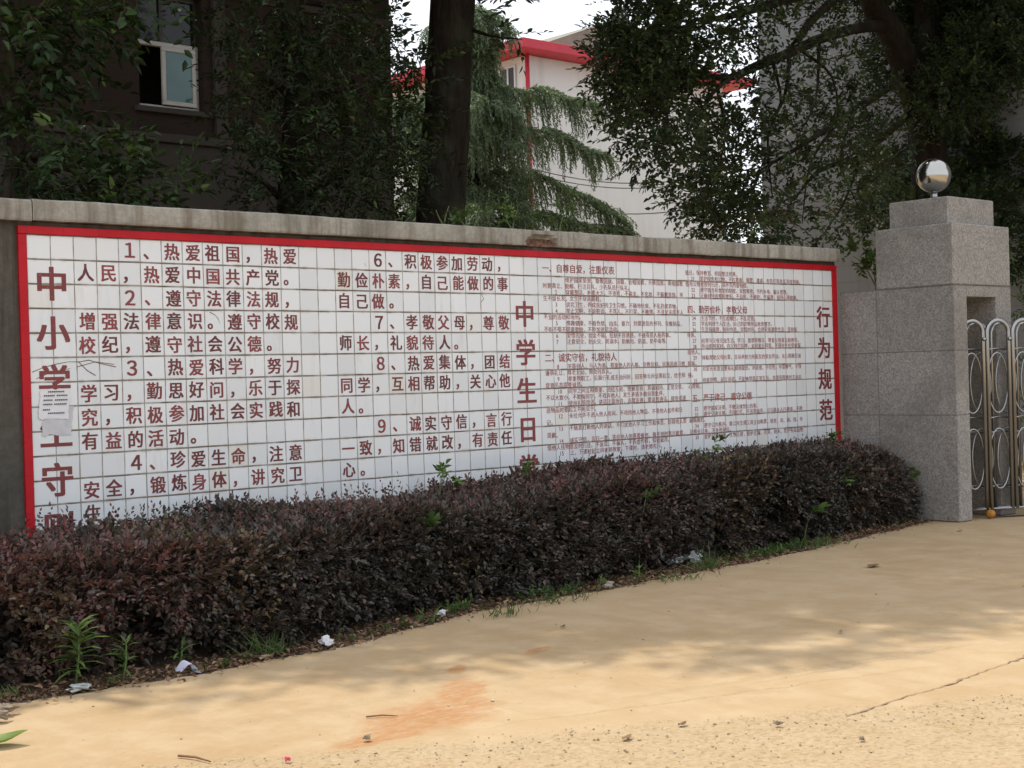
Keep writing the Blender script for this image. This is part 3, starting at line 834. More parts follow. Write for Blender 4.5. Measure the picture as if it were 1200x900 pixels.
def make_tree(name, label, group, base, stems, clumps, leafm, bark, leaf=(.09, .04), L=.35, nl=8, dens=60, tone=(0, .85), down=.25, drop=.1, cat='tree', extra=None, trunk_n=14):
    t = empty(name, base, label, cat, group)
    m = MB()
    for pts, rads in stems:
        m.tube(smooth_path(pts, 3), np.interp(np.linspace(0, 1, (len(pts) - 1) * 3 + 1), np.linspace(0, 1, len(pts)), rads), trunk_n if rads[0] > .08 else 7, True, .10)
    m.build('trunk', bark, t, True)
    parts = []; TW = []
    for c, rad, w in clumps:
        vol = rad[0] * rad[1] * rad[2]
        n = max(4, int(dens * w * vol ** .72))
        P, d = clump_pts(c, rad, n)
        dd = d + rng.normal(size=(n, 3)) * .5; dd[:, 2] -= down
        parts.append(sprays(P, dd, L, nl, leaf[0], leaf[1], .5, .35, tone, drop)); TW.append((P, dd))
    if extra: parts.append(extra)
    leaves('crown', *join(parts), leafm, t)
    V, F = twigs(None, np.concatenate([a for a, b in TW]), np.concatenate([b for a, b in TW]), L * .9, .0035)
    tag(link('twigs', np_mesh('twigs', V, F), TWIG, t), kind='stuff')
    return t

def smooth_path(pts, k):
    """Catmull-Rom through the points, k steps per span"""
    P = [np.array(p, float) for p in pts]; P = [2 * P[0] - P[1]] + P + [2 * P[-1] - P[-2]]
    out = []
    for i in range(1, len(P) - 2):
        for j in range(k):
            t = j / k
            out.append(.5 * (2 * P[i] + (P[i + 1] - P[i - 1]) * t + (2 * P[i - 1] - 5 * P[i] + 4 * P[i + 1] - P[i + 2]) * t * t + (3 * P[i] - P[i - 1] - 3 * P[i + 1] + P[i + 2]) * t ** 3))
    out.append(P[-2]); return out

def cl(x, y, Y, r, w=1.0, ry=None):
    """a leaf clump centred on a surveyed point"""
    p = px(x, y, Y); r = r if hasattr(r, '__len__') else (r, ry or r, r * .8)
    return (tuple(p), r, w)

# big straight trunk behind the wall; its crown stands above the picture
PA = [px(517, 250, 3.3), px(531, 0, 3.3)]
bx, by = PA[0][0], 3.3
topA = PA[1] + (PA[1] - PA[0]) / (PA[1][2] - PA[0][2]) * 1.6
stA = [([(bx - .25, by, -.05), (bx - .1, by, 1.5), tuple(PA[0]), tuple((PA[0] + PA[1]) / 2), tuple(PA[1]), tuple(topA)], [.36, .30, .255, .248, .245, .21]),
       ([tuple(topA), (7.6, 2.6, 8.4), (8.6, 1.8, 9.6)], [.2, .13, .05]), ([tuple(topA), (5.6, 2.2, 8.6), (4.6, 1.2, 9.8)], [.2, .13, .05]),
       ([tuple(topA), (6.8, 4.2, 8.8), (7.2, 5.2, 10.2)], [.2, .13, .05]),
       ([tuple(px(540, 30, 3.3)), tuple(px(575, 42, 2.9)), tuple(px(612, 46, 2.7))], [.03, .015, .006])]
shade = []
for X_ in np.arange(1.2, 12.6, .62):
    fy = np.interp(X_, [1.2, 2.3, 2.9, 3.6, 12], [2.25, 2.0, 1.2, .85, .75]) + random.uniform(-.35, .3)
    for dy_ in (0, .8, 1.6, 2.4): shade.append(((X_ + random.uniform(-.2, .2), fy + dy_ + random.uniform(-.15, .15), random.uniform(7.7, 8.5) + .18 * dy_), (random.uniform(.5, .8), random.uniform(.4, .6), .36), 2.0))
stA += [([tuple(topA), (4.4, 2.8, 7.7), (2.6, 2.8, 8.0), (1.3, 2.7, 8.1)], [.14, .09, .05, .02]), ([tuple(topA), (8.8, 2.4, 7.8), (10.8, 2.0, 8.0), (12.4, 2.0, 8.1)], [.14, .09, .05, .02])]
clA = shade + [((6.2, 2.2, 8.9), (2.3, 2.3, 1.2), 1), ((6.8, 4.4, 9.8), (2, 1.8, 1.3), 1),
       cl(480, 90, 3.0, .34, 1.6), cl(478, 55, 2.9, .25, 1.4), cl(470, 130, 2.8, .28, 1.2), cl(492, 150, 2.6, .22, .9),
       cl(608, 4, 2.6, (.22, .2, .14), 1.4), cl(575, 38, 2.8, (.2, .15, .10), 1.0), cl(600, 46, 2.7, (.18, .14, .09), .9)]
make_tree('tall_tree', 'tall tree with thick straight dark trunk rising behind the middle of the wall', 'trees behind the wall', (bx, by, 0), stA, clA, L_DARK, BARK_D, (.10, .042), .34, 8, 240, (0, .8))

# slim evergreen beside the brown building
PB = [px(339, 245, 2.2), px(345, 120, 2.2), px(340, 0, 2.2)]
stB = [([(3.3, 2.2, -.05), (3.36, 2.2, 1.5), tuple(PB[0]), tuple(PB[1]), tuple(PB[2]), (3.5, 2.2, 6.6), (3.4, 2.1, 7.6)], [.13, .12, .105, .10, .09, .06, .03])]
for q in ((PB[1], 300, 90), (PB[1], 420, 110), (PB[0], 440, 190), (PB[0], 280, 195), (PB[2], 420, 25), (PB[1], 380, 60), (PB[2], 290, 50)):
    e = px(q[1], q[2], 2.0 + random.uniform(-.4, .4)); stB.append(([tuple(q[0]), tuple((q[0] + e) / 2 + np.array([0, 0, .05])), tuple(e)], [.035, .022, .008]))
clB = []
for (x, y, r, w) in ((300, 20, .42, 1.2), (360, 15, .45, 1.2), (420, 30, .42, 1), (300, 80, .4, 1.1), (385, 70, .45, 1.2), (440, 75, .34, .9), (320, 130, .38, 1), (400, 120, .45, 1.2), (445, 130, .30, .9),
                     (355, 160, .40, 1), (420, 165, .42, 1.2), (465, 180, .28, 1), (300, 180, .36, .8), (345, 215, .36, 1.2), (400, 215, .42, 1.3), (450, 215, .36, 1.3), (480, 190, .25, 1), (310, 225, .26, .9), (490, 215, .18, .9),
                     (282, 45, .26, .7), (290, 130, .25, .6)):
    clB.append(cl(x, y, 2.0 + random.uniform(-.5, .3), r, w * 1.1))
for k in range(9): clB.append(((3.4 + random.uniform(-1.3, 1.3), 2 + random.uniform(-.9, .9), random.uniform(5.6, 7.7)), (.8, .8, .6), 1))
make_tree('evergreen_tree', 'slim dark evergreen tree with fine leaves in front of the brown building corner', 'trees behind the wall', (3.3, 2.2, 0), stB, clB, L_DARK, BARK_D, (.070, .027), .24, 9, 460, (0, .85), .15)

# broad-leaved tree at the left
stC = [([(.2, 1.9, -.05), (.25, 1.9, 1.6), tuple(px(20, 210, 1.9)), tuple(px(14, 150, 1.8)), tuple(px(2, 60, 1.6)), (-.1, 1.5, 5.5), (.1, 1.3, 6.6)], [.14, .12, .10, .09, .08, .06, .03])]
for a_, b_, e_ in (((18, 190), (60, 175), (110, 150)), ((14, 150), (50, 120), (100, 100)), ((14, 150), (40, 90), (90, 40)), ((18, 200), (60, 215), (140, 205)), ((20, 210), (90, 195), (200, 205)), ((16, 170), (50, 200), (95, 170))):
    stC.append(([tuple(px(*a_, 1.85)), tuple(px(*b_, 1.6)), tuple(px(*e_, 1.4))], [.03, .02, .008]))
clC = []
for (x, y, r, w) in ((20, 20, .40, 1), (80, 15, .40, 1.2), (128, 8, .28, 1.2), (165, 2, .16, 1.0), (105, 45, .28, .9), (55, 65, .34, .8), (15, 90, .32, .7), (85, 95, .28, .6), (50, 130, .30, .8), (95, 130, .22, .8), (30, 185, .24, .9), (20, 160, .24, .5),
                     (205, -6, .12, .9), (100, 165, .24, .8)):
    clC.append(cl(x, y, 1.5 + random.uniform(-.5, .4), r, w))
for k in range(10): clC.append(((.4 + random.uniform(-2.2, 1.3), 2.4 + random.uniform(-.6, .8), random.uniform(5.0, 6.3)), (.8, .7, .55), 1))
make_tree('broadleaf_tree', 'broad-leaved tree with big drooping leaves before the window of the brown building', 'trees behind the wall', (.2, 1.9, 0), stC, clC, L_BROAD, BARK_B, (.105, .050), .30, 7, 330, (0, .85), .45, .25)
# bush leaning on the wall under it
stD = [([(1.0, 1.0, -.05), (1.05, 1.0, 1.4), tuple(px(110, 225, .9)), tuple(px(130, 195, .8))], [.04, .035, .025, .01])]
for e_ in ((70, 190), (170, 210), (205, 205), (100, 180), (60, 225)): stD.append(([tuple(px(105, 240, .9)), tuple(px((105 + e_[0]) / 2, (235 + e_[1]) / 2 - 8, .8)), tuple(px(*e_, .7))], [.016, .011, .005]))
clD = [cl(x, y, .75 + random.uniform(-.3, .2), r, w) for (x, y, r, w) in ((70, 205, .26, 1.2), (110, 195, .28, 1.2), (150, 205, .24, 1.3), (190, 212, .20, 1.3), (215, 208, .12, 1.1), (120, 225, .26, 1.2), (170, 228, .18, 1.1), (75, 232, .2, 1), (205, 228, .10, .9), (90, 160, .22, .8), (45, 215, .2, .7))]
make_tree('leafy_bush', 'low green leafy bush peeping over the wall coping below the broad-leaved tree', 'trees behind the wall', (1.0, 1.0, 0), stD, clD, L_BROAD, BARK_B, (.085, .042), .24, 7, 420, (.15, .95), .1, .1, 'bush')

# camphor tree behind the gate, limbs reaching left
kD = px(1085, 150, 3.5)
stE = [([(15.75, 3.5, -.05), (15.75, 3.5, 2.2), tuple(px(1090, 230, 3.5)), tuple(kD), tuple(px(1047, 42, 3.5)), tuple(px(1021, 0, 3.5)), (13.6, 3.2, 8.2), (12.6, 2.6, 9.6)], [.38, .31, .28, .25, .20, .17, .13, .05]),
       ([tuple(kD), tuple(px(1084, 80, 3.6)), tuple(px(1082, 0, 3.7)), (15.8, 3.9, 8.6), (16.2, 4.2, 10)], [.20, .18, .17, .13, .05]),
       ([tuple(px(1040, 30, 3.5)), tuple(px(1010, 32, 3.2)), tuple(px(965, 44, 2.9)), tuple(px(925, 62, 2.7)), tuple(px(885, 78, 2.6)), tuple(px(850, 92, 2.5)), tuple(px(800, 80, 2.4)), tuple(px(770, 78, 2.3))], [.09, .08, .07, .062, .055, .042, .026, .012]),
       ([tuple(px(930, 55, 2.75)), tuple(px(950, 25, 2.6)), tuple(px(985, -8, 2.6))], [.05, .055, .06]),
       ([tuple(px(905, 68, 2.7)), tuple(px(875, 82, 2.6)), tuple(px(862, 88, 2.4)), tuple(px(835, 110, 2.3)), tuple(px(815, 150, 2.2))], [.05, .04, .03, .02, .01]),
       ([tuple(px(1060, 90, 3.3)), tuple(px(1000, 130, 2.8)), tuple(px(940, 170, 2.5)), tuple(px(890, 200, 2.3))], [.07, .05, .03, .012]),
       ([tuple(px(1070, 130, 3.3)), tuple(px(1010, 180, 2.9)), tuple(px(960, 200, 2.6)), tuple(px(930, 235, 2.4))], [.06, .045, .03, .012]),
       ([tuple(px(1085, 100, 3.6)), tuple(px(1120, 125, 3.5)), tuple(px(1150, 170, 3.4))], [.05, .035, .015]),
       ([tuple(px(1090, 60, 3.6)), tuple(px(1130, 10, 3.6)), tuple(px(1170, -30, 3.6))], [.09, .07, .05]),
       ([tuple(px(880, 10, 2.8)), tuple(px(940, -5, 2.9)), tuple(px(860, 18, 2.6)), tuple(px(800, 25, 2.4))], [.05, .05, .04, .015]),
       ([tuple(px(925, 62, 2.7)), tuple(px(920, 110, 2.6)), tuple(px(900, 160, 2.4)), tuple(px(905, 230, 2.3))], [.03, .022, .015, .008])]
for x0_, y0_, x1_, y1_, x2_, y2_ in ((960, 48, 955, 120, 925, 175), (1000, 130, 985, 190, 1010, 250), (985, 140, 950, 190, 940, 262), (1010, 180, 990, 235, 965, 275), (905, 70, 915, 120, 893, 150), (940, 60, 975, 90, 985, 150), (1060, 170, 1020, 215, 985, 225), (890, 200, 880, 240, 905, 270), (840, 100, 850, 160, 830, 230)):
    stE.append(([tuple(px(x0_, y0_, 2.8)), tuple(px(x1_, y1_, 2.6)), tuple(px(x2_, y2_, 2.4))], [.026, .016, .006]))
clE = []
for (x, y, r, w) in ((731, 60, 0.36, 1.50), (759, 35, 0.43, 1.60), (787, 15, 0.43, 1.40), (756, 90, 0.43, 1.50), (783, 70, 0.45, 1.50), (806, 40, 0.43, 0.90), (726, 110, 0.29, 1.30), (763, 130, 0.39, 1.40), (791, 115, 0.39, 1.30), (746, 160, 0.29, 0.74),
                     (771, 180, 0.31, 0.68), (799, 160, 0.36, 0.68), (822, 140, 0.34, 0.56), (791, 210, 0.31, 0.62), (818, 190, 0.34, 0.56), (842, 175, 0.31, 0.50), (806, 235, 0.29, 0.62), (830, 225, 0.31, 0.56), (846, 245, 0.28, 0.56), (822, 262, 0.24, 0.62),
                     (860, 205, 0.29, 0.43), (868, 140, 0.31, 0.43), (870, 255, 0.29, 0.62), (890, 262, 0.30, 1.00), (834, 20, 0.39, 0.68), (865, 35, 0.34, 0.52), (880, 10, 0.40, 0.90), (850, 95, 0.24, 0.38), (716, 80, 0.24, 1.10), (711, 75, 0.17, 1.00), (746, 10, 0.34, 1.20),
                     (905, 110, 0.37, 0.65), (940, 90, 0.37, 0.58), (915, 165, 0.37, 0.72), (950, 140, 0.39, 0.72), (985, 120, 0.39, 0.72), (900, 225, 0.33, 0.72), (940, 240, 0.33, 0.72), (975, 170, 0.37, 0.65), (1000, 160, 0.39, 0.72), (920, 262, 0.29, 0.72), (965, 262, 0.28, 0.58),
                     (1020, 120, 0.39, 0.72), (1015, 200, 0.37, 0.72), (1000, 250, 0.28, 0.50), (1040, 170, 0.39, 0.79), (1040, 230, 0.33, 0.65), (985, 215, 0.33, 0.50), (960, 20, 0.37, 0.43), (915, 45, 0.33, 0.50), (1000, 80, 0.37, 0.58), (985, 60, 0.28, 0.43)):
    clE.append(cl(x, y, 2.3 + random.uniform(-.9, 1.0) + max(0, (x - 900) / 200), r, w))
for (x, y, r, w) in ((1060, 60, .6, 1), (1110, 40, .7, 1.1), (1150, 70, .7, 1.2), (1190, 40, .7, 1.2), (1120, 110, .6, 1.1), (1160, 130, .65, 1.2), (1195, 120, .6, 1.2), (1130, 180, .6, 1.2), (1170, 200, .6, 1.3), (1200, 220, .6, 1.3), (1150, 245, .5, 1.2), (1190, 290, .5, 1.3),
                     (1060, 10, .6, .9), (1110, 0, .7, 1.0), (1160, 10, .7, 1.1), (1065, 200, .45, 1), (1060, 250, .4, .9), (1080, 225, .4, .9), (1040, 205, .4, 1), (1110, 215, .4, 1), (1095, 90, .4, .6), (1075, 120, .35, .5), (1030, 250, .35, 1), (1120, 255, .4, 1), (1145, 290, .4, 1), (1210, 170, .6, 1.2), (1230, 60, .8, 1), (1230, 260, .7, 1)):
    clE.append(cl(x, y, (4.2 if x < 1118 else 3.3) + random.uniform(-.9, 1.0), r, w * (1.6 if x < 1118 else 1.7)))
for (x, y, r, w) in ((868, 110, .26, .8), (862, 160, .28, .9), (872, 190, .26, .9), (858, 215, .28, 1.0), (874, 235, .26, 1.0), (866, 258, .26, 1.0), (840, 200, .28, .8), (830, 245, .28, .9), (810, 225, .26, .8), (886, 140, .24, .7), (850, 130, .24, .6), (842, 268, .2, .9)):
    clE.append(cl(x, y, 2.3 + random.uniform(-.5, .6), r, w))
for k in range(26): clE.append(((random.uniform(7.5, 18), random.uniform(.3, 5.5), random.uniform(7.4, 10.2)), (1.4, 1.3, .8), .55))
make_tree('camphor_tree', 'spreading camphor tree with forked trunk and long limbs behind the gate pillar', 'trees behind the wall', (15.75, 3.5, 0), stE, clE, L_CAMPHOR, BARK_D, (.080, .040), .27, 9, 690, (0, .9), .1, .08)

# weeping conifer in front of the white building
cb = px(556, 250, 11.0); 
con = empty('weeping_conifer', (cb[0], 11, 0), 'green weeping conifer with drooping tiers in front of the white building', 'tree', 'trees behind the wall')
ctop = px(556, 18, 11.0)
m = MB(); m.tube([(cb[0], 11, -.05), (cb[0], 11, 3), (cb[0], 11, 6), (ctop[0], 11, ctop[2])], [.24, .20, .12, .03], 10, True, .05)
PP = []; AA = []; LL = []; TT = []
tiers = []
RAZ = -.727                                                             # the side seen in full profile
for y0_, rl, dr in ((16, .66, .40), (30, .34, .3), (52, .34, .3), (74, .36, .3), (95, .42, .3)):
    for k in range(5): tiers.append((px(556, y0_, 11.0)[2], rl, dr, 2 * math.pi * k / 5 + RAZ + (.2 if k else 0) + y0_, 1))
for y0_, rl, dr in ((108, 2.15, .30), (150, 2.35, .62), (203, 2.6, .95), (256, 2.7, .35), (300, 3.2, .6), (350, 3.5, .6)):
    for k in range(8): tiers.append((px(556, y0_, 11.0)[2] + (.0 if k == 0 else random.uniform(-.3, .15)), rl * (1 if k == 0 else (.5 if k in (1, 7) else random.uniform(.6, .85))), dr, RAZ + 2 * math.pi * k / 8, 1 if k == 0 else .6))
for zt, rl, dr, az, dn in tiers:
    zz = zt; s = np.linspace(0, 1, 14)
    arc = np.stack([cb[0] + np.cos(az) * rl * s, 11 + np.sin(az) * rl * s, zz + .10 * np.sin(s * 3.1) - dr * s ** 2.2], 1)
    m.tube(arc - np.array([0, 0, .05]), list(np.interp(s, [0, 1], [.020, .004])), 5)
    out = np.array([math.cos(az), math.sin(az), 0]); side = np.array([-math.sin(az), math.cos(az), 0])
    n = int(125 * rl * dn + 30)
    q = rng.random(n) ** .7; bp = np.stack([np.interp(q, s, arc[:, i]) for i in range(3)], 1)
    wave = .45 + .75 * np.abs(np.sin(q * rng.uniform(9, 15) + rng.uniform(0, 6))) + .25 * rng.random(n); bp[:, 2] += .05 * np.sin(q * rng.uniform(10, 18) + az * 3)
    lat = rng.normal(0, .24, n) * (1.15 - .8 * q); bp += lat[:, None] * side; bp[:, 2] -= np.abs(lat) * .30 - .02
    hang = rng.uniform(.14, .92, n) ** 1.2 * (1.0 if rl > 1 else .8) * (1.08 - .5 * q) * wave
    tone_s = rng.uniform(.1, .9, n)
    for i in range(n):
        kk = int(hang[i] / .017) + 6
        h = np.linspace(0, 1, kk)[:, None]; o_ = rng.uniform(.10, .30)
        pts = bp[i] + out * o_ * (1 - (1 - h) ** 2) + side * h * rng.normal(0, .05) + np.array([0, 0, -1]) * h ** 1.35 * hang[i]
        PP.append(pts); a = np.array([0, 0, -1.0]) * (.35 + .9 * h) + out * (.9 - .6 * h) + rng.normal(size=(kk, 3)) * .50; AA.append(a)
        TT.append(np.clip(np.full(kk, tone_s[i]) + .25 * (1 - h[:, 0]) + rng.normal(0, .1, kk) - .1, 0, 1))
m.build('trunk', BARK_B, con, True)
PP = np.concatenate(PP); AA = np.concatenate(AA); TT = np.concatenate(TT)
leaves('crown', PP, AA, rng.normal(size=PP.shape), rng.uniform(.045, .085, len(PP)), .018, TT, L_CEDAR, con, .1)

# sapling between wall end and pillar
def plant(name, label, cat, base, stems, leafpos, mat, leaf, nl=9, L=.16, group=None, tone=(.2, .9), drop=.2):
    t = empty(name, base, label, cat, group)
    m = MB()
    for s in stems: m.tube(smooth_path(s, 3), list(np.linspace(.008, .003, (len(s) - 1) * 3 + 1)), 5)
    m.build('stem', simple(name + '_stem', (.10, .14, .05), .7), t, True)
    P = np.array([p for p, d in leafpos]); D = np.array([d for p, d in leafpos], float)
    leaves('foliage', *sprays(P, D, L, nl, leaf[0], leaf[1], .5, .3, tone, drop), mat, t)
    return t
SB = np.array([8.62, .20, 2.0])
sp_pts = []
for x, y in ((1005, 285), (1015, 290), (1000, 297), (1012, 303), (1022, 305), (1018, 318), (1008, 312), (1024, 325), (1010, 280), (1020, 296), (998, 306)):
    p = px(x, y, .15 + random.uniform(-.12, .12)); sp_pts.append((p, (random.uniform(-.6, .4), random.uniform(-.5, .3), random.uniform(-.4, .5))))
sb = px(1026, 335, .15)
plant('sapling', 'feathery green sapling growing in the gap between wall end and granite pillar', 'plant', (sb[0], .15, 0), [[(sb[0], .15, 0), (sb[0], .15, 1.2), tuple(sb), tuple(px(1020, 315, .15)), tuple(px(1010, 285, .15))], [tuple(sb), tuple(px(1012, 310, .12)), tuple(px(1000, 300, .1))]],
      sp_pts * 3, L_WEED, (.07, .032), 12, .24, None, (.1, .8))
# weeds rooted on top of the coping
for i, (x, w_, n, lab) in enumerate(((545, .16, 7, 'low green weed on the coping left of the fern, beside the big trunk'), (600, .14, 9, 'bright green fern-like weed rooted on top of the wall coping'), (655, .26, 18, 'larger pale green weed on the coping in front of the conifer'), (520, .12, 6, 'tiny weed sprig on the coping in front of the big trunk'))):
    pb = px(x, 258, .10); pb[2] = 2.68
    pts = []
    hh = {0: .13, 1: .20, 2: .34, 3: .10}[i]
    for k in range(n): pts.append((pb + np.array([random.uniform(-w_, w_), random.uniform(-.10, .12), random.uniform(.0, hh) * (1 if n > 6 else .6)]), (random.uniform(-1, 1), random.uniform(-1, .5), random.uniform(-.1, .9))))
    plant('wall_weed', lab, 'plant', tuple(pb), [[tuple(pb), tuple(pb + np.array([.02, 0, .08])), tuple(pb + np.array([.04, -.02, .16]))], [tuple(pb), tuple(pb + np.array([-.05, 0, .07])), tuple(pb + np.array([-.09, -.02, .12]))]],
          pts, L_WEED, (.045, .020), 9, .13, 'weeds on the wall coping', (0, .5) if i != 1 else (.3, .9))

# ------------------------------------------------------------------ purple hedge
hedge = empty('hedge', (3.3, -.9, 0), 'long dense dark purple hedge growing along the foot of the tiled wall', 'hedge')
HX0, HX1 = -4.2, 8.42
def h_top(x): return np.interp(x, [-5, -.6, 0, 2.3, 4, 6, 7.6, 8.1, 8.45], [.61, .63, .64, .645, .668, .695, .715, .64, .38])
def h_front(x): return edge_y(x) + np.interp(x, [-5, 0, 2, 8.4], [.16, .20, .20, .13])
def hedge_surface(n, z_bias=1.0):
    x = rng.uniform(HX0, HX1, n) ** 1.0
    H = h_top(x); yf = h_front(x); yb = -.10
    w = yb - yf
    per_f = H; tot = per_f + w
    s = rng.random(n) * tot
    front = s < per_f
    z = np.where(front, .03 + s * .99, H); y = np.where(front, yf, yf + (s - per_f))
    # rounded shoulder and slight batter of the front
    cz = np.clip((z - (H - .22)) / .22, 0, 1); cy = np.clip((y - yf) / .30, 0, 1)
    y = np.where(front, yf + .05 * (z / H) + .16 * cz ** 2, y + .16 * (1 - cy))
    z = np.where(front, z, H - .04 * (1 - cy) ** 2)
    under = front & (z < .2); y = np.where(under, y + (.2 - z) * .45, y)
    nrm = np.stack([np.zeros(n), np.where(front, -1 + .6 * cz, -.8 * (1 - cy)), np.where(front, .1 + .9 * cz, 1.0)], 1)
    end = np.clip((x - (HX1 - .5)) / .5, 0, 1); nrm[:, 0] += end
    P = np.stack([x, y, z], 1)
    bump_ = noise3(P * np.array([1, 1, 1.3]), 6.0, 21, 3)
    big = noise3(P, 1.7, 5, 2)
    P += unit(nrm) * (bump_ * .10 + big * .05 + noise3(P, 3.4, 8, 2) * .055)[:, None]
    return P, unit(nrm), front, bump_
NS = 37000
P, nrm, front, bmp = hedge_surface(NS)
depth = rng.random(NS) ** 1.6 * .20
C0 = P - nrm * (depth + .06)[:, None]
dd = nrm + rng.normal(size=(NS, 3)) * .55; dd[:, 2] += np.where(front, -.15, .25)
low = C0[:, 2] < .10
keep = ~(low & (rng.random(NS) < .55)) & (C0[:, 2] > .02)
gap = noise3(C0, 7.5, 77, 2); keep &= ~(front & (gap < -.34) & (C0[:, 2] < h_top(C0[:, 0]) - .15))
C0, dd, front, P = C0[keep], dd[keep], front[keep], P[keep]
pos, ax, nr, ll, lw, tn = sprays(C0, dd, .110, 8, .036, .021, .3, .35, (0, .34), .15, .8)
nk = 8
hrel = np.repeat(C0[:, 2] / h_top(C0[:, 0]), nk)
newg = noise3(pos, 2.6, 33, 3)
up_ = np.clip((hrel - .72) / .25, 0, 1)
tn = tn + up_ * (.15 + .16 * newg) + np.where((pos[:, 0] < .6), .20 * np.clip(.6 - pos[:, 0], 0, 1) * (noise3(pos, 3.2, 41, 2) > -.25), 0)
tn += .09 * noise3(pos, 1.9, 91, 2) - .03; tn = np.clip(tn, 0, .73)
dry = (noise3(pos, 4.5, 51, 2) > .62) & (rng.random(len(pos)) < .25)
dry |= (pos[:, 0] < -.55) & (pos[:, 2] < .45) & (pos[:, 1] < -1.2) & (rng.random(len(pos)) < .4)
tn[dry] = rng.uniform(.78, .93, dry.sum())
yg = (np.linalg.norm((pos - px(205, 622, -1.0)) / np.array([.35, .5, .12]), axis=1) < 1) & (rng.random(len(pos)) < .45); tn[yg] = rng.uniform(.78, .97, yg.sum())
leaves('foliage', pos, ax, nr, ll, lw, tn, L_HEDGE, hedge, .2)
# loose new shoots sticking out of the top
n = 620
x = rng.uniform(HX0, 8.2, n); yq = rng.uniform(0, 1, n); y = h_front(x) + .25 + yq * (-.16 - h_front(x) - .25); z = h_top(x) - .05
c0 = np.stack([x, y, z], 1); d0 = rng.normal(size=(n, 3)) * .38 + np.array([0, 0, 1.0])
leaves('new_shoots', *sprays(c0, d0, .17, 9, .030, .017, .1, .4, (.22, .62), 0, .9), L_HEDGE, hedge, .2)
V, F = twigs(None, c0, d0, .17, .002); tag(link('shoot_twigs', np_mesh('shoot_twigs', V, F), TWIG, hedge), kind='stuff')
V, F = twigs(None, C0[::3], dd[::3], .10, .0022); tag(link('twigs', np_mesh('twigs', V, F), TWIG, hedge), kind='stuff')
m = MB()
for k in range(170):
    x = random.uniform(HX0, 8.1); yb = random.uniform(h_front(x) + .22, -.15); hh = h_top(x) * random.uniform(.7, .92)
    m.tube([(x, yb, -.02), (x + random.uniform(-.06, .06), yb + random.uniform(-.06, .06), hh * .5), (x + random.uniform(-.16, .16), yb + random.uniform(-.15, .15), hh)], [.013, .010, .004], 5)
tag(m.build('stems', TWIG, hedge, True), kind='stuff')
# inner leaves deep in the hedge keep the wall from showing through
n = 9000
x = rng.uniform(HX0, 8.2, n); yf = h_front(x) + .18; y = yf + rng.random(n) * (-.12 - yf); z = rng.uniform(.08, .95, n) * (h_top(x) - .10)
leaves('inner_foliage', *sprays(np.stack([x, y, z], 1), rng.normal(size=(n, 3)), .14, 6, .055, .034, .2, .5, (0, .25)), L_HEDGE, hedge, .2)

# foreign green plants that come up through the hedge
def climber(x, y, Yp, n, lab, big=.075, tone=(.2, .9), spread=.08):
    p = px(x, y, Yp)
    pts = [(p + np.array([random.uniform(-spread, spread), random.uniform(-.05, .03), random.uniform(-spread, spread) * .8]), (random.uniform(-1, 1), random.uniform(-1, -.1), random.uniform(-.2, 1))) for _ in range(n)]
    plant('hedge_weed', lab, 'plant', (p[0], Yp, 0), [[(p[0], Yp + .1, 0), (p[0], Yp + .06, p[2] * .6), tuple(p)]], pts, L_WEED, (big, big * .55), 4, .08, 'weeds in the hedge', tone)
climber(518, 556, -.6, 9, 'green weed poking out of the hedge top below the last rule of the middle column', .06)
climber(612, 553, -.5, 8, 'yellow-green weed poking out of the hedge top under the middle heading', .05)
climber(842, 522, -.5, 7, 'light green weed on the hedge top under the right column of fine print', .06)
climber(812, 540, -.7, 4, 'small green leaf spray on the hedge top under the left column of fine print', .05)
climber(975, 512, -.3, 8, 'green weed at the foot of the red border right end', .06)
climber(757, 582, -1.35, 4, 'pair of green leaves in the hedge front below the fine print', .05, (.3, .9), .05)
climber(985, 560, -1.0, 5, 'green vine leaves in the hedge front near the granite pillar', .07)
climber(952, 598, -1.25, 3, 'single large green leaf in the hedge front, low near its right end', .09, (.4, .9), .03)
climber(1072, 560, -.8, 8, 'bright green vine at the hedge end against the granite pillar', .08, (.4, 1))
climber(497, 618, -1.35, 3, 'few green blades in the hedge front below the middle column', .08, (0, .5), .05)

# weeds at the foot of the hedge
def gpt(x, y):
    d = _f + CR * (x - 600) / 1706.35 - CU * (y - 450) / 1706.35
    return CAMP + d * (-CAMP[2] / d[2])
def upright_weed(x, y, h, lab, leafl=.10, n=26):
    b = gpt(x, y); t = empty('upright_weed', tuple(b), lab, 'plant', 'weeds at the hedge foot')
    m = MB(); top = b + np.array([.02, -.02, h]); m.tube([b - np.array([0, 0, .01]), (b + top) / 2 + np.array([.01, 0, 0]), top], [.007, .005, .003], 6); m.build('stem', simple('weed_stem', (.10, .16, .05), .6), t, True)
    k = np.linspace(.18, 1, n); az = np.arange(n) * 2.4
    P = b + (top - b) * k[:, None]
    k = np.clip(k + rng.normal(0, .06, n), .10, 1) ** .8; az = rng.uniform(0, 6.28, n); P = b + (top - b) * k[:, None]
    A = np.stack([np.cos(az), np.sin(az), .95 - 1.25 * (1 - k) + rng.normal(0, .15, n)], 1)
    ln = leafl * (.75 + .55 * np.sin(k * 2.6)) * rng.uniform(.7, 1.3, n)
    leaves('foliage', P, A, np.tile((0, 0, 1.0), (n, 1)) + rng.normal(size=(n, 3)) * .2, ln, ln * .17, rng.uniform(.45, 1, n), L_WEED, t, .15, .30)
upright_weed(88, 806, .31, 'tallest leafy green weed at the hedge foot, beside a clear plastic scrap', .105, 52)
upright_weed(143, 800, .20, 'thin green weed with a leafy top, right of the tallest weed', .08, 30)
upright_weed(208, 784, .12, 'short green weed just above the white paper strip', .075, 14)
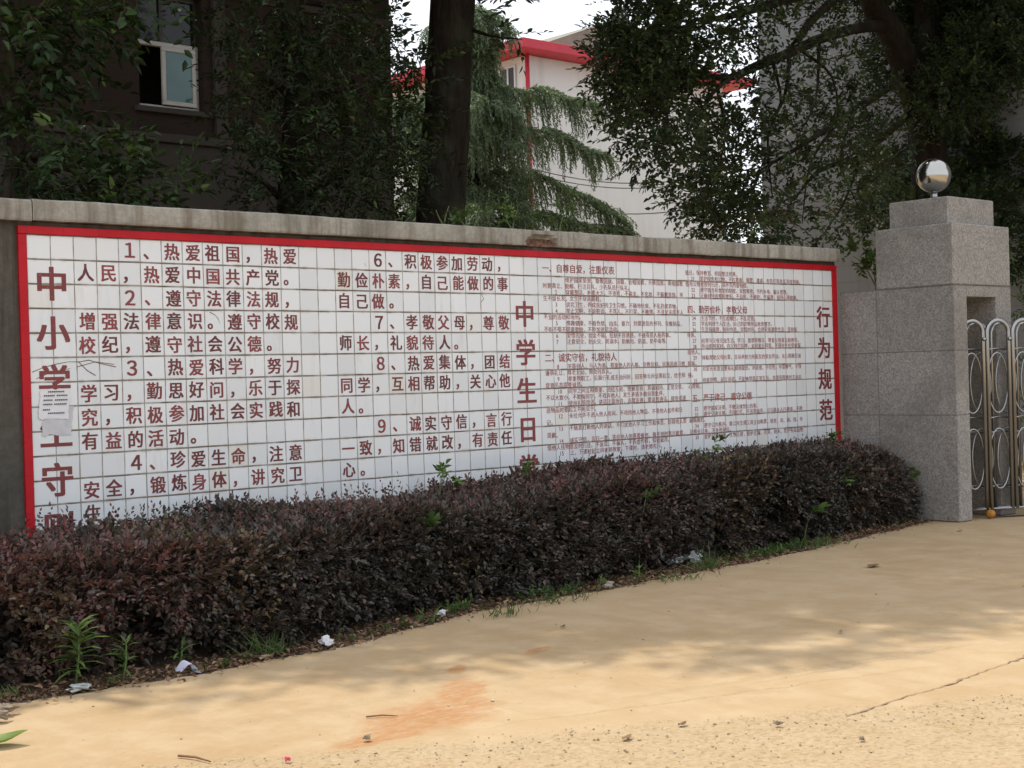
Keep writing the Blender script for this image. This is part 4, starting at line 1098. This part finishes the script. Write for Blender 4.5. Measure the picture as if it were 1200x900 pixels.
upright_weed(505, 730, .06, 'small bright green seedling at the hedge foot between the crumpled papers', .06, 8)
upright_weed(745, 684, .10, 'bushy low green weed at the hedge foot left of the plastic bags', .06, 26)
upright_weed(700, 692, .08, 'low weed with round leaves at the hedge foot below the middle', .05, 18)
upright_weed(1000, 622, .10, 'green weed with broad leaves near the right end of the hedge foot', .09, 14)
upright_weed(1062, 602, .12, 'green weed at the hedge foot next to the granite pillar', .08, 18)
def tuft(x, y, n, L, lab, sp=.06, tone=(.1, .8)):
    b = gpt(x, y); t = n
    P = b + np.stack([rng.normal(0, sp, n), rng.normal(0, sp * .5, n), np.zeros(n)], 1)
    A = np.stack([rng.normal(0, .75, n), rng.normal(-.15, .55, n), np.ones(n)], 1)
    o = leaves('grass_tuft', P, A, rng.normal(size=(n, 3)) + np.array([0, -1, .5]), rng.uniform(.4, 1.2, n) * L, .006, rng.uniform(*tone, n), L_WEED, None, .1, .25)
    tag(o, lab, 'grass', 'grass tufts at the hedge foot')
tuft(315, 768, 70, .17, 'long dark grass tuft at the hedge foot between paper strip and crumpled paper', .06, (0, .5))
tuft(590, 722, 60, .09, 'short grass tuft beside the crumpled white scrap', .10, (.1, .6))
tuft(830, 668, 60, .20, 'tall arching grass tuft beside the plastic bags at the hedge foot', .05, (.2, .8))
tuft(800, 680, 60, .08, 'low grass patch in front of the plastic bags', .12)
tuft(960, 640, 110, .10, 'spreading bright grass patch at the right part of the hedge foot', .16, (.3, .9))
tuft(1040, 615, 80, .08, 'grass patch near the end of the hedge by the pillar', .14, (.2, .8))
tuft(8, 818, 30, .07, 'little grass tuft at the far left edge of the hedge foot', .05, (.3, .9))
tuft(655, 705, 70, .08, 'thin grass patch at the hedge foot below the middle heading', .14, (0, .5))
tuft(1125, 610, 40, .05, 'sparse grass at the foot of the granite pillar corner', .10, (.2, .7))

n = 1500
x = rng.uniform(-.5, 8.3, n); y = edge_y(x) + .03 + np.abs(rng.normal(0, .11, n)); P = np.stack([x, y, np.full(n, .004)], 1)
keep = noise3(P, 3.1, 63, 3) + np.where(x > 2.6, .06, -.25) + rng.normal(0, .18, n) > .22; P = P[keep]
o = leaves('ground_cover', *sprays(P, rng.normal(size=P.shape) * .6 + np.array([0, -.2, 1.0]), .055, 6, .032, .015, .4, .5, (.05, .75)), L_WEED, None)
tag(o, 'low green weeds creeping through the dead leaves at the hedge foot', 'weeds', None, 'stuff')
# leaf litter strip and gravel: uncountable stuff
n = 9000
x = rng.uniform(-2.6, 8.3, n); off = np.abs(rng.normal(0, .13, n)); y = edge_y(x) + .03 + off * np.where(rng.random(n) < .93, 1, -.6)
P = np.stack([x, y, rng.uniform(.002, .03, n) * np.clip(off * 8, .2, 1)], 1)
A = np.stack([rng.normal(size=n), rng.normal(size=n), rng.normal(0, .25, n)], 1)
ls = rng.uniform(.015, .05, n)
o = leaves('leaf_litter', P, A, np.stack([rng.normal(0, .5, n), rng.normal(0, .5, n), np.ones(n)], 1), ls, ls * rng.uniform(.2, .6, n), np.clip(rng.beta(1.6, 1.9, n), 0, 1), L_LITTER, None, .25, .2)
tag(o, 'brown dead leaves and twigs strewn along the foot of the hedge', 'leaf litter', None, 'stuff')
def pebbles(name, P, s, lab, mat):
    base = np.array([(1, 0, 0), (0, 1, 0), (-1, 0, 0), (0, -1, 0), (.1, .1, .7), (.0, 0, -.3)])
    F0 = np.array([(0, 1, 4), (1, 2, 4), (2, 3, 4), (3, 0, 4), (1, 0, 5), (2, 1, 5), (3, 2, 5), (0, 3, 5)])
    n = len(P); a = rng.uniform(0, 6.28, n); ca, sa = np.cos(a), np.sin(a)
    V = np.tile(base[None], (n, 1, 1)) * rng.uniform(.6, 1.3, (n, 6, 1)) * s[:, None, None]
    X = V[:, :, 0] * ca[:, None] - V[:, :, 1] * sa[:, None]; Y = V[:, :, 0] * sa[:, None] + V[:, :, 1] * ca[:, None]
    V = np.stack([X, Y, V[:, :, 2]], 2) + P[:, None, :]
    F = (F0[None] + (np.arange(n) * 6)[:, None, None]).reshape(-1, 3)
    o = link(name, np_mesh(name, V.reshape(-1, 3), F, np.repeat(rng.random(n), 6)), mat)
    return tag(o, lab, 'gravel', None, 'stuff')
PEB = leafmat('pebble', [(0, (.20, .14, .085)), (.08, (.34, .25, .155)), (.75, (.49, .375, .235)), (1, (.60, .54, .45))], .9, 0, .2)
n = 4200
x = rng.uniform(-3.2, 5.5, n); t_ = np.abs(rng.normal(0, .55, n)) + rng.normal(0, .03, n); y = -3.92 - .56 * (x + .291) - t_ + .05 * np.sin(x * 3)
P = np.stack([x, y, np.full(n, -.001)], 1)
s = np.clip(rng.lognormal(math.log(.0028), .50, n), .001, .009)
pebbles('gravel', P, s, 'loose gravel and crumbs on the rough shoulder in the foreground', PEB)
n = 500
P = np.stack([rng.uniform(-2, 10, n), rng.uniform(-4.5, -1.5, n), np.full(n, -.001)], 1); P = P[P[:, 1] < edge_y(P[:, 0]) - .02]
pebbles('road_crumbs', P, np.clip(rng.lognormal(math.log(.0032), .5, len(P)), .001, .012), 'scattered crumbs of dirt lying on the dusty concrete', PEB)

# ------------------------------------------------------------------ small litter, each a thing of its own
def blob_leaf(name, x, y, L, W_, az, lab, cat, mat, tone=.6, lift=.01, group=None):
    b = gpt(x, y); n = 9; V = []; F = []
    ca, sa = math.cos(az), math.sin(az)
    for i in range(n):
        k = i / (n - 1); w = W_ * math.sin(math.pi * (k ** .8)) * .5 + .0006
        for sgn in (-1, 0, 1):
            u, v = (k - .5) * L, w * sgn
            z = .004 + lift * (k ** 2) + (abs(sgn) * w * .35) + .003 * math.sin(k * 9)
            V.append((b[0] + u * ca - v * sa, b[1] + u * sa + v * ca, z))
    for i in range(n - 1):
        for j in (0, 1): F.append((i * 3 + j, i * 3 + j + 1, i * 3 + j + 4, i * 3 + j + 3))
    m = MB(); m.add(V, F); o = m.build(name, mat, None, True)
    a = o.data.attributes.new('tone', 'FLOAT', 'POINT'); a.data.foreach_set('value', np.full(len(V), tone, np.float32))
    return tag(o, lab, cat, group)
blob_leaf('green_leaf', 6, 873, .19, .13, -.45, 'fresh green leaf lying on the road at the bottom left edge', 'leaf', L_WEED, 1.0, .05)
blob_leaf('green_leaf', 1106, 608, .12, .11, .9, 'yellow-green leaf lying at the foot of the granite pillar', 'leaf', L_WEED, 1.0, .05)
for (x, y, L, a, tn_, lab) in ((1024, 664, .16, .1, .45, 'brown dead leaf lying on the shaded road near the hedge'), (985, 741, .05, .4, .7, 'tiny curled leaf lying on the sunlit road at right'), (660, 735, .05, .2, .2, 'dark dead leaf at the edge of the tree shade on the road'),
                               (312, 771, .13, .5, 1.0, 'pale dry leaf at the hedge foot right of the paper strip'), (1125, 622, .10, .3, .8, 'pale dry leaf on the road before the granite pillar'), (735, 866, .07, .2, .5, 'brown leaf lying on the gravel in the foreground'),
                               (800, 850, .06, .1, .3, 'dark brown leaf on the gravel in the right foreground')):
    blob_leaf('dead_leaf', x, y, L, L * .45, a, lab, 'leaf', L_LITTER, min(1, tn_ + .15), .006, 'dead leaves on the road')
def stick(x0, y0, x1, y1, r, lab):
    a, b = gpt(x0, y0), gpt(x1, y1); m = MB(); mid = (a + b) / 2 + np.array([.01, .01, 0])
    m.tube([a + (0, 0, r), mid + (0, 0, r * 1.5), b + (0, 0, r)], [r, r * .9, r * .5], 7, True, .3)
    o = m.build('stick', simple('reddish_stick', (.22, .10, .055), .8, 0, .25, 30), None, True); tag(o, lab, 'stick', 'sticks on the road')
stick(209, 887, 247, 894, .005, 'reddish brown stick lying on the road in the left foreground')
stick(429, 841, 466, 840, .004, 'thin dark stick lying beside the patch of red soil')
def crumple(name, x, y, s, lab, mat, cat, seed, sq=(1, .8, .6)):
    b = gpt(x, y); m = MB(); m.sphere((0, 0, 0), 1, 16, 10); V = np.array(m.v); nz = noise3(V, 4.2, seed, 3); n5 = noise3(V, 7.5, seed + 3, 1)
    V = (V * (1 + .75 * nz + .35 * n5)[:, None] + .30 * np.stack([n5, nz, -n5], 1)) * np.array(sq) * s
    V[:, 2] -= V[:, 2].min(); V += np.array([b[0], b[1], .001])
    m.v = [tuple(v) for v in V]; o = m.build(name, mat); return tag(o, lab, cat)
BAG0 = simple('dirty_paper', (.34, .31, .26), .8, 0, .2, 30)
crumple('crumpled_paper', 383, 759, .034, 'crumpled white paper lying in the litter left of centre', PAPER, 'paper', 3)
crumple('crumpled_paper', 517, 724, .024, 'small crumpled white scrap at the hedge foot near the seedling', PAPER, 'paper', 4)
crumple('crumpled_paper', 713, 690, .028, 'pale dirty crumpled paper in the litter below the middle of the hedge', BAG0, 'paper', 8)
BAG = simple('clear_plastic', (.42, .46, .45), .15, 0, .15, 30)
crumple('plastic_bag', 789, 664, .075, 'crumpled translucent plastic bag at the hedge foot, left one of two', BAG, 'plastic bag', 5, (1, .7, .5))
crumple('plastic_bag', 814, 662, .075, 'crumpled translucent plastic bag at the hedge foot beside the tall grass tuft', BAG, 'plastic bag', 6, (1, .7, .5))
crumple('plastic_bag', 92, 811, .035, 'dirty clear plastic scrap under the tallest weed', BAG, 'plastic bag', 9, (1.4, .7, .35))
crumple('pink_scrap', 337, 893, .012, 'tiny pink paper scrap on the road in the foreground', simple('pink_paper', (.65, .08, .16), .7), 'paper', 2)
for (x, y, s, lab) in ((430, 868, .014, 'small brown pebble below the red soil patch'), (4, 838, .038, 'grey stone at the left end of the hedge foot'), (1, 846, .034, 'brown stone in front of the grey stone at the far left'), (1010, 868, .010, 'small dark pebble on the shoulder'), (912, 851, .014, 'dark pebble at the edge of the gravel')):
    crumple('stone', x, y, s, lab, simple('stone', (.24, .19, .14), .9, 0, .3, 20), 'stone', int(x) + 1, (1, .8, .55))
# curled strip of paper
a = gpt(205, 789); b = gpt(232, 789); m = MB(); V = []
for k in range(15):
    t_ = k / 14; p = a + (b - a) * t_; z = .012 + .055 * max(0, math.sin(math.pi * (t_ * 1.15 - .15))) ** 1.3 - (.02 * max(0, t_ - .9) * 10 if t_ > .9 else 0)
    w = np.array([.35, -.95, 0]) * .024
    V += [tuple(p - w + (0, 0, max(.003, z))), tuple(p + w + (0, 0, max(.003, z * .75)))]
m.add(V, [(2 * i, 2 * i + 1, 2 * i + 3, 2 * i + 2) for i in range(14)])
tag(m.build('paper_strip', simple('lilac_paper', (.62, .62, .78), .6, 0, .03), None, True), 'curled pale lilac strip of paper at the hedge foot', 'paper')

# ------------------------------------------------------------------ buildings
bl = empty('brown_building', (0, 8, 0), 'dark brown tiled building with grey base and white framed window behind the trees', 'building')
WX0, WX1, WZ0, WZ1 = 3.42, 4.17, 4.40, 5.62
def facade(x0, x1, z0, z1, y0, y1, hole, m):
    hx0, hx1, hz0, hz1 = hole
    m.box(x0, hx0, y0, y1, z0, z1); m.box(hx1, x1, y0, y1, z0, z1)
    m.box(hx0, hx1, y0, y1, z0, hz0); m.box(hx0, hx1, y0, y1, hz1, z1)
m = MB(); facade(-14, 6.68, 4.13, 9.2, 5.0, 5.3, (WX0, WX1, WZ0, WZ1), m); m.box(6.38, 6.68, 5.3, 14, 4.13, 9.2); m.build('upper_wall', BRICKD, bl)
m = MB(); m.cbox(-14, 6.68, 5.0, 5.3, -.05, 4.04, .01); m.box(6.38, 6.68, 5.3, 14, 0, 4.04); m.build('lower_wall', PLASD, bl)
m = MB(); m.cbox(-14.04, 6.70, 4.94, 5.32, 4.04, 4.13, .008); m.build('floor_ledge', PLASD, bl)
m = MB(); m.cbox(4.30, 6.70, 4.95, 5.0, 5.66, 5.73, .006); m.cbox(4.28, 4.42, 4.93, 4.999, 4.131, 9.1, .006); m.build('trim', PLASD, bl)
m = MB(); m.box(-14.2, 6.85, 4.7, 14.2, 9.2, 9.4); m.build('roof', ROOFG, bl)
wf = MB(); y0, y1 = 5.10, 5.16
for (xa, xb, za, zb) in ((WX0, WX1, WZ0, WZ0 + .05), (WX0, WX0 + .045, WZ0 + .051, 5.069), (WX1 - .045, WX1, WZ0 + .051, 5.069), (WX0, WX1, 5.07, 5.12)): wf.cbox(xa, xb, y0, y1, za, zb, .005)
win = wf.build('window', FRAMEW, bl)
m = MB()
sx0, sx1 = 3.72, 4.12
for (xa, xb, za, zb) in ((sx0, sx1, 4.455, 4.50), (sx0, sx1, 5.02, 5.065), (sx0, sx0 + .045, 4.501, 5.019), (sx1 - .045, sx1, 4.501, 5.019)): m.cbox(xa, xb, 5.06, 5.095, za, zb, .004)
m.build('sash', FRAMEW, win)
m = MB(); m.box(sx0 + .04, sx1 - .04, 5.074, 5.08, 4.49, 5.03); m.build('pane', GLASS, win)
m = MB()
for (xa, xb, za, zb) in ((WX0, WX1, WZ1 - .05, WZ1), (WX0, WX0 + .045, 5.121, WZ1 - .051), (WX1 - .045, WX1, 5.121, WZ1 - .051), (3.72, 3.76, 5.121, WZ1 - .051)): m.box(xa, xb, y0, y1, za, zb)
m.build('upper_frame', DARKMETAL, win)
m = MB(); m.box(WX0 + .05, WX1 - .05, 5.125, 5.13, 5.13, 5.57); m.build('upper_pane', GLASSD, win)
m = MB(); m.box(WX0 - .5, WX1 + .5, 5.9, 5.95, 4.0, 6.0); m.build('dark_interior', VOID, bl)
m = MB()
for k in range(24):
    x0 = 3.72 + k * .017; m.box(x0, x0 + .015, 5.22 + .012 * (k % 2), 5.225 + .012 * (k % 2), 5.13, 5.56)
m.build('curtain', CURT, win)
m = MB(); m.cbox(WX0 - .06, WX1 + .06, 4.93, 5.099, 4.34, 4.397, .006); m.build('sill', PLASD, win)

wb = empty('white_building', (26, 25, 0), 'white rendered building with red cornice and downpipe beyond the conifer', 'building')
m = MB(); m.cbox(22.65, 30.75, 20, 48, -.05, 10.12, .02); m.build('wall', WHITEB, wb)
m = MB(); m.cbox(21.95, 31.45, 19.35, 48.6, 10.122, 10.37, .01); m.build('cornice', REDP, wb)
m = MB(); v = [(23.0, 20.6, 10.372), (31.0, 20.6, 10.372), (31.0, 48, 10.372), (23.0, 48, 10.372), (27.0, 20.6, 11.85), (27.0, 48, 11.85)]
m.add(v, [(0, 1, 4), (1, 2, 5, 4), (2, 3, 5), (3, 0, 4, 5), (3, 2, 1, 0)]); m.build('roof', ROOFG, wb)
m = MB(); m.tube([(22.60, 19.93, 10.1), (22.60, 19.93, 6.5), (22.6, 19.93, 2.0)], .06, 10); m.build('red_downpipe', REDP, wb, True)
for (ya, yb, za, zb) in ((20.42, 21.05, 8.95, 9.92), (24.5, 26.0, 8.0, 9.5), (28, 29.5, 8.0, 9.5), (24.5, 26, 4.4, 6), (20.42, 21.05, 5.4, 6.4)):
    m = MB(); 
    for (a0, a1, b0, b1) in ((ya, yb, za, za + .06), (ya, yb, zb - .06, zb), (ya, ya + .06, za + .061, zb - .061), (yb - .06, yb, za + .061, zb - .061), ((ya + yb) / 2 - .03, (ya + yb) / 2 + .03, za + .061, zb - .061)): m.box(22.60, 22.648, a0, a1, b0, b1)
    w = m.build('window', FRAMEW, wb)
    m = MB(); m.box(22.62, 22.647, ya + .061, yb - .061, za + .062, zb - .062); m.build('pane', GLASSD, w)
gb = empty('grey_building', (22, 4, 0), 'tall plain grey building standing behind the camphor tree and the gate', 'building')
m = MB(); m.cbox(18, 30, -8, 8.53, -.05, 9.5, .02); m.build('wall', GREYB, gb)
m = MB(); m.box(17.7, 30.3, -8.3, 8.8, 9.502, 9.75); m.build('roof', ROOFG, gb)

# power lines between the two buildings
for i, (z0_, z1_, lab) in enumerate(((7.75, 5.55, 'uppermost thin black cable crossing the white building'), (7.05, 5.30, 'second highest black cable crossing the white building'), (6.9, 5.22, 'third black cable crossing the white building'), (6.2, 4.75, 'lowest black cable crossing the white building'))):
    m = MB(); a = np.array([22.7, 19.97, z0_]); b = np.array([18.02, 8.4, z1_])
    m.tube([a + (b - a) * t_ + np.array([0, 0, -.35 * math.sin(math.pi * t_)]) for t_ in np.linspace(0, 1, 16)], .014, 5)
    tag(m.build('power_line', CABLE), lab, 'cable', 'cables across the white building')

# young green shrub behind the gate
clG = [cl(x, y, 1.0 + random.uniform(-.3, .3), r, w) for (x, y, r, w) in ((1195, 330, .25, 1.2), (1205, 370, .3, 1.3), (1215, 420, .3, 1.3), (1200, 400, .2, 1), (1215, 480, .3, 1.2), (1225, 350, .3, 1))]
gx = px(1210, 450, 1.0)
make_tree('young_shrub', 'light green shrub behind the steel gate at the right edge', 'trees behind the wall', (gx[0], 1.0, 0), [([(gx[0], 1, -.05), (gx[0], 1, 1.0), (gx[0] - .1, 1, 2.2)], [.04, .03, .01])], clG, L_WEED, BARK_B, (.13, .03), .3, 8, 120, (0, .5), .2, .2, 'bush')
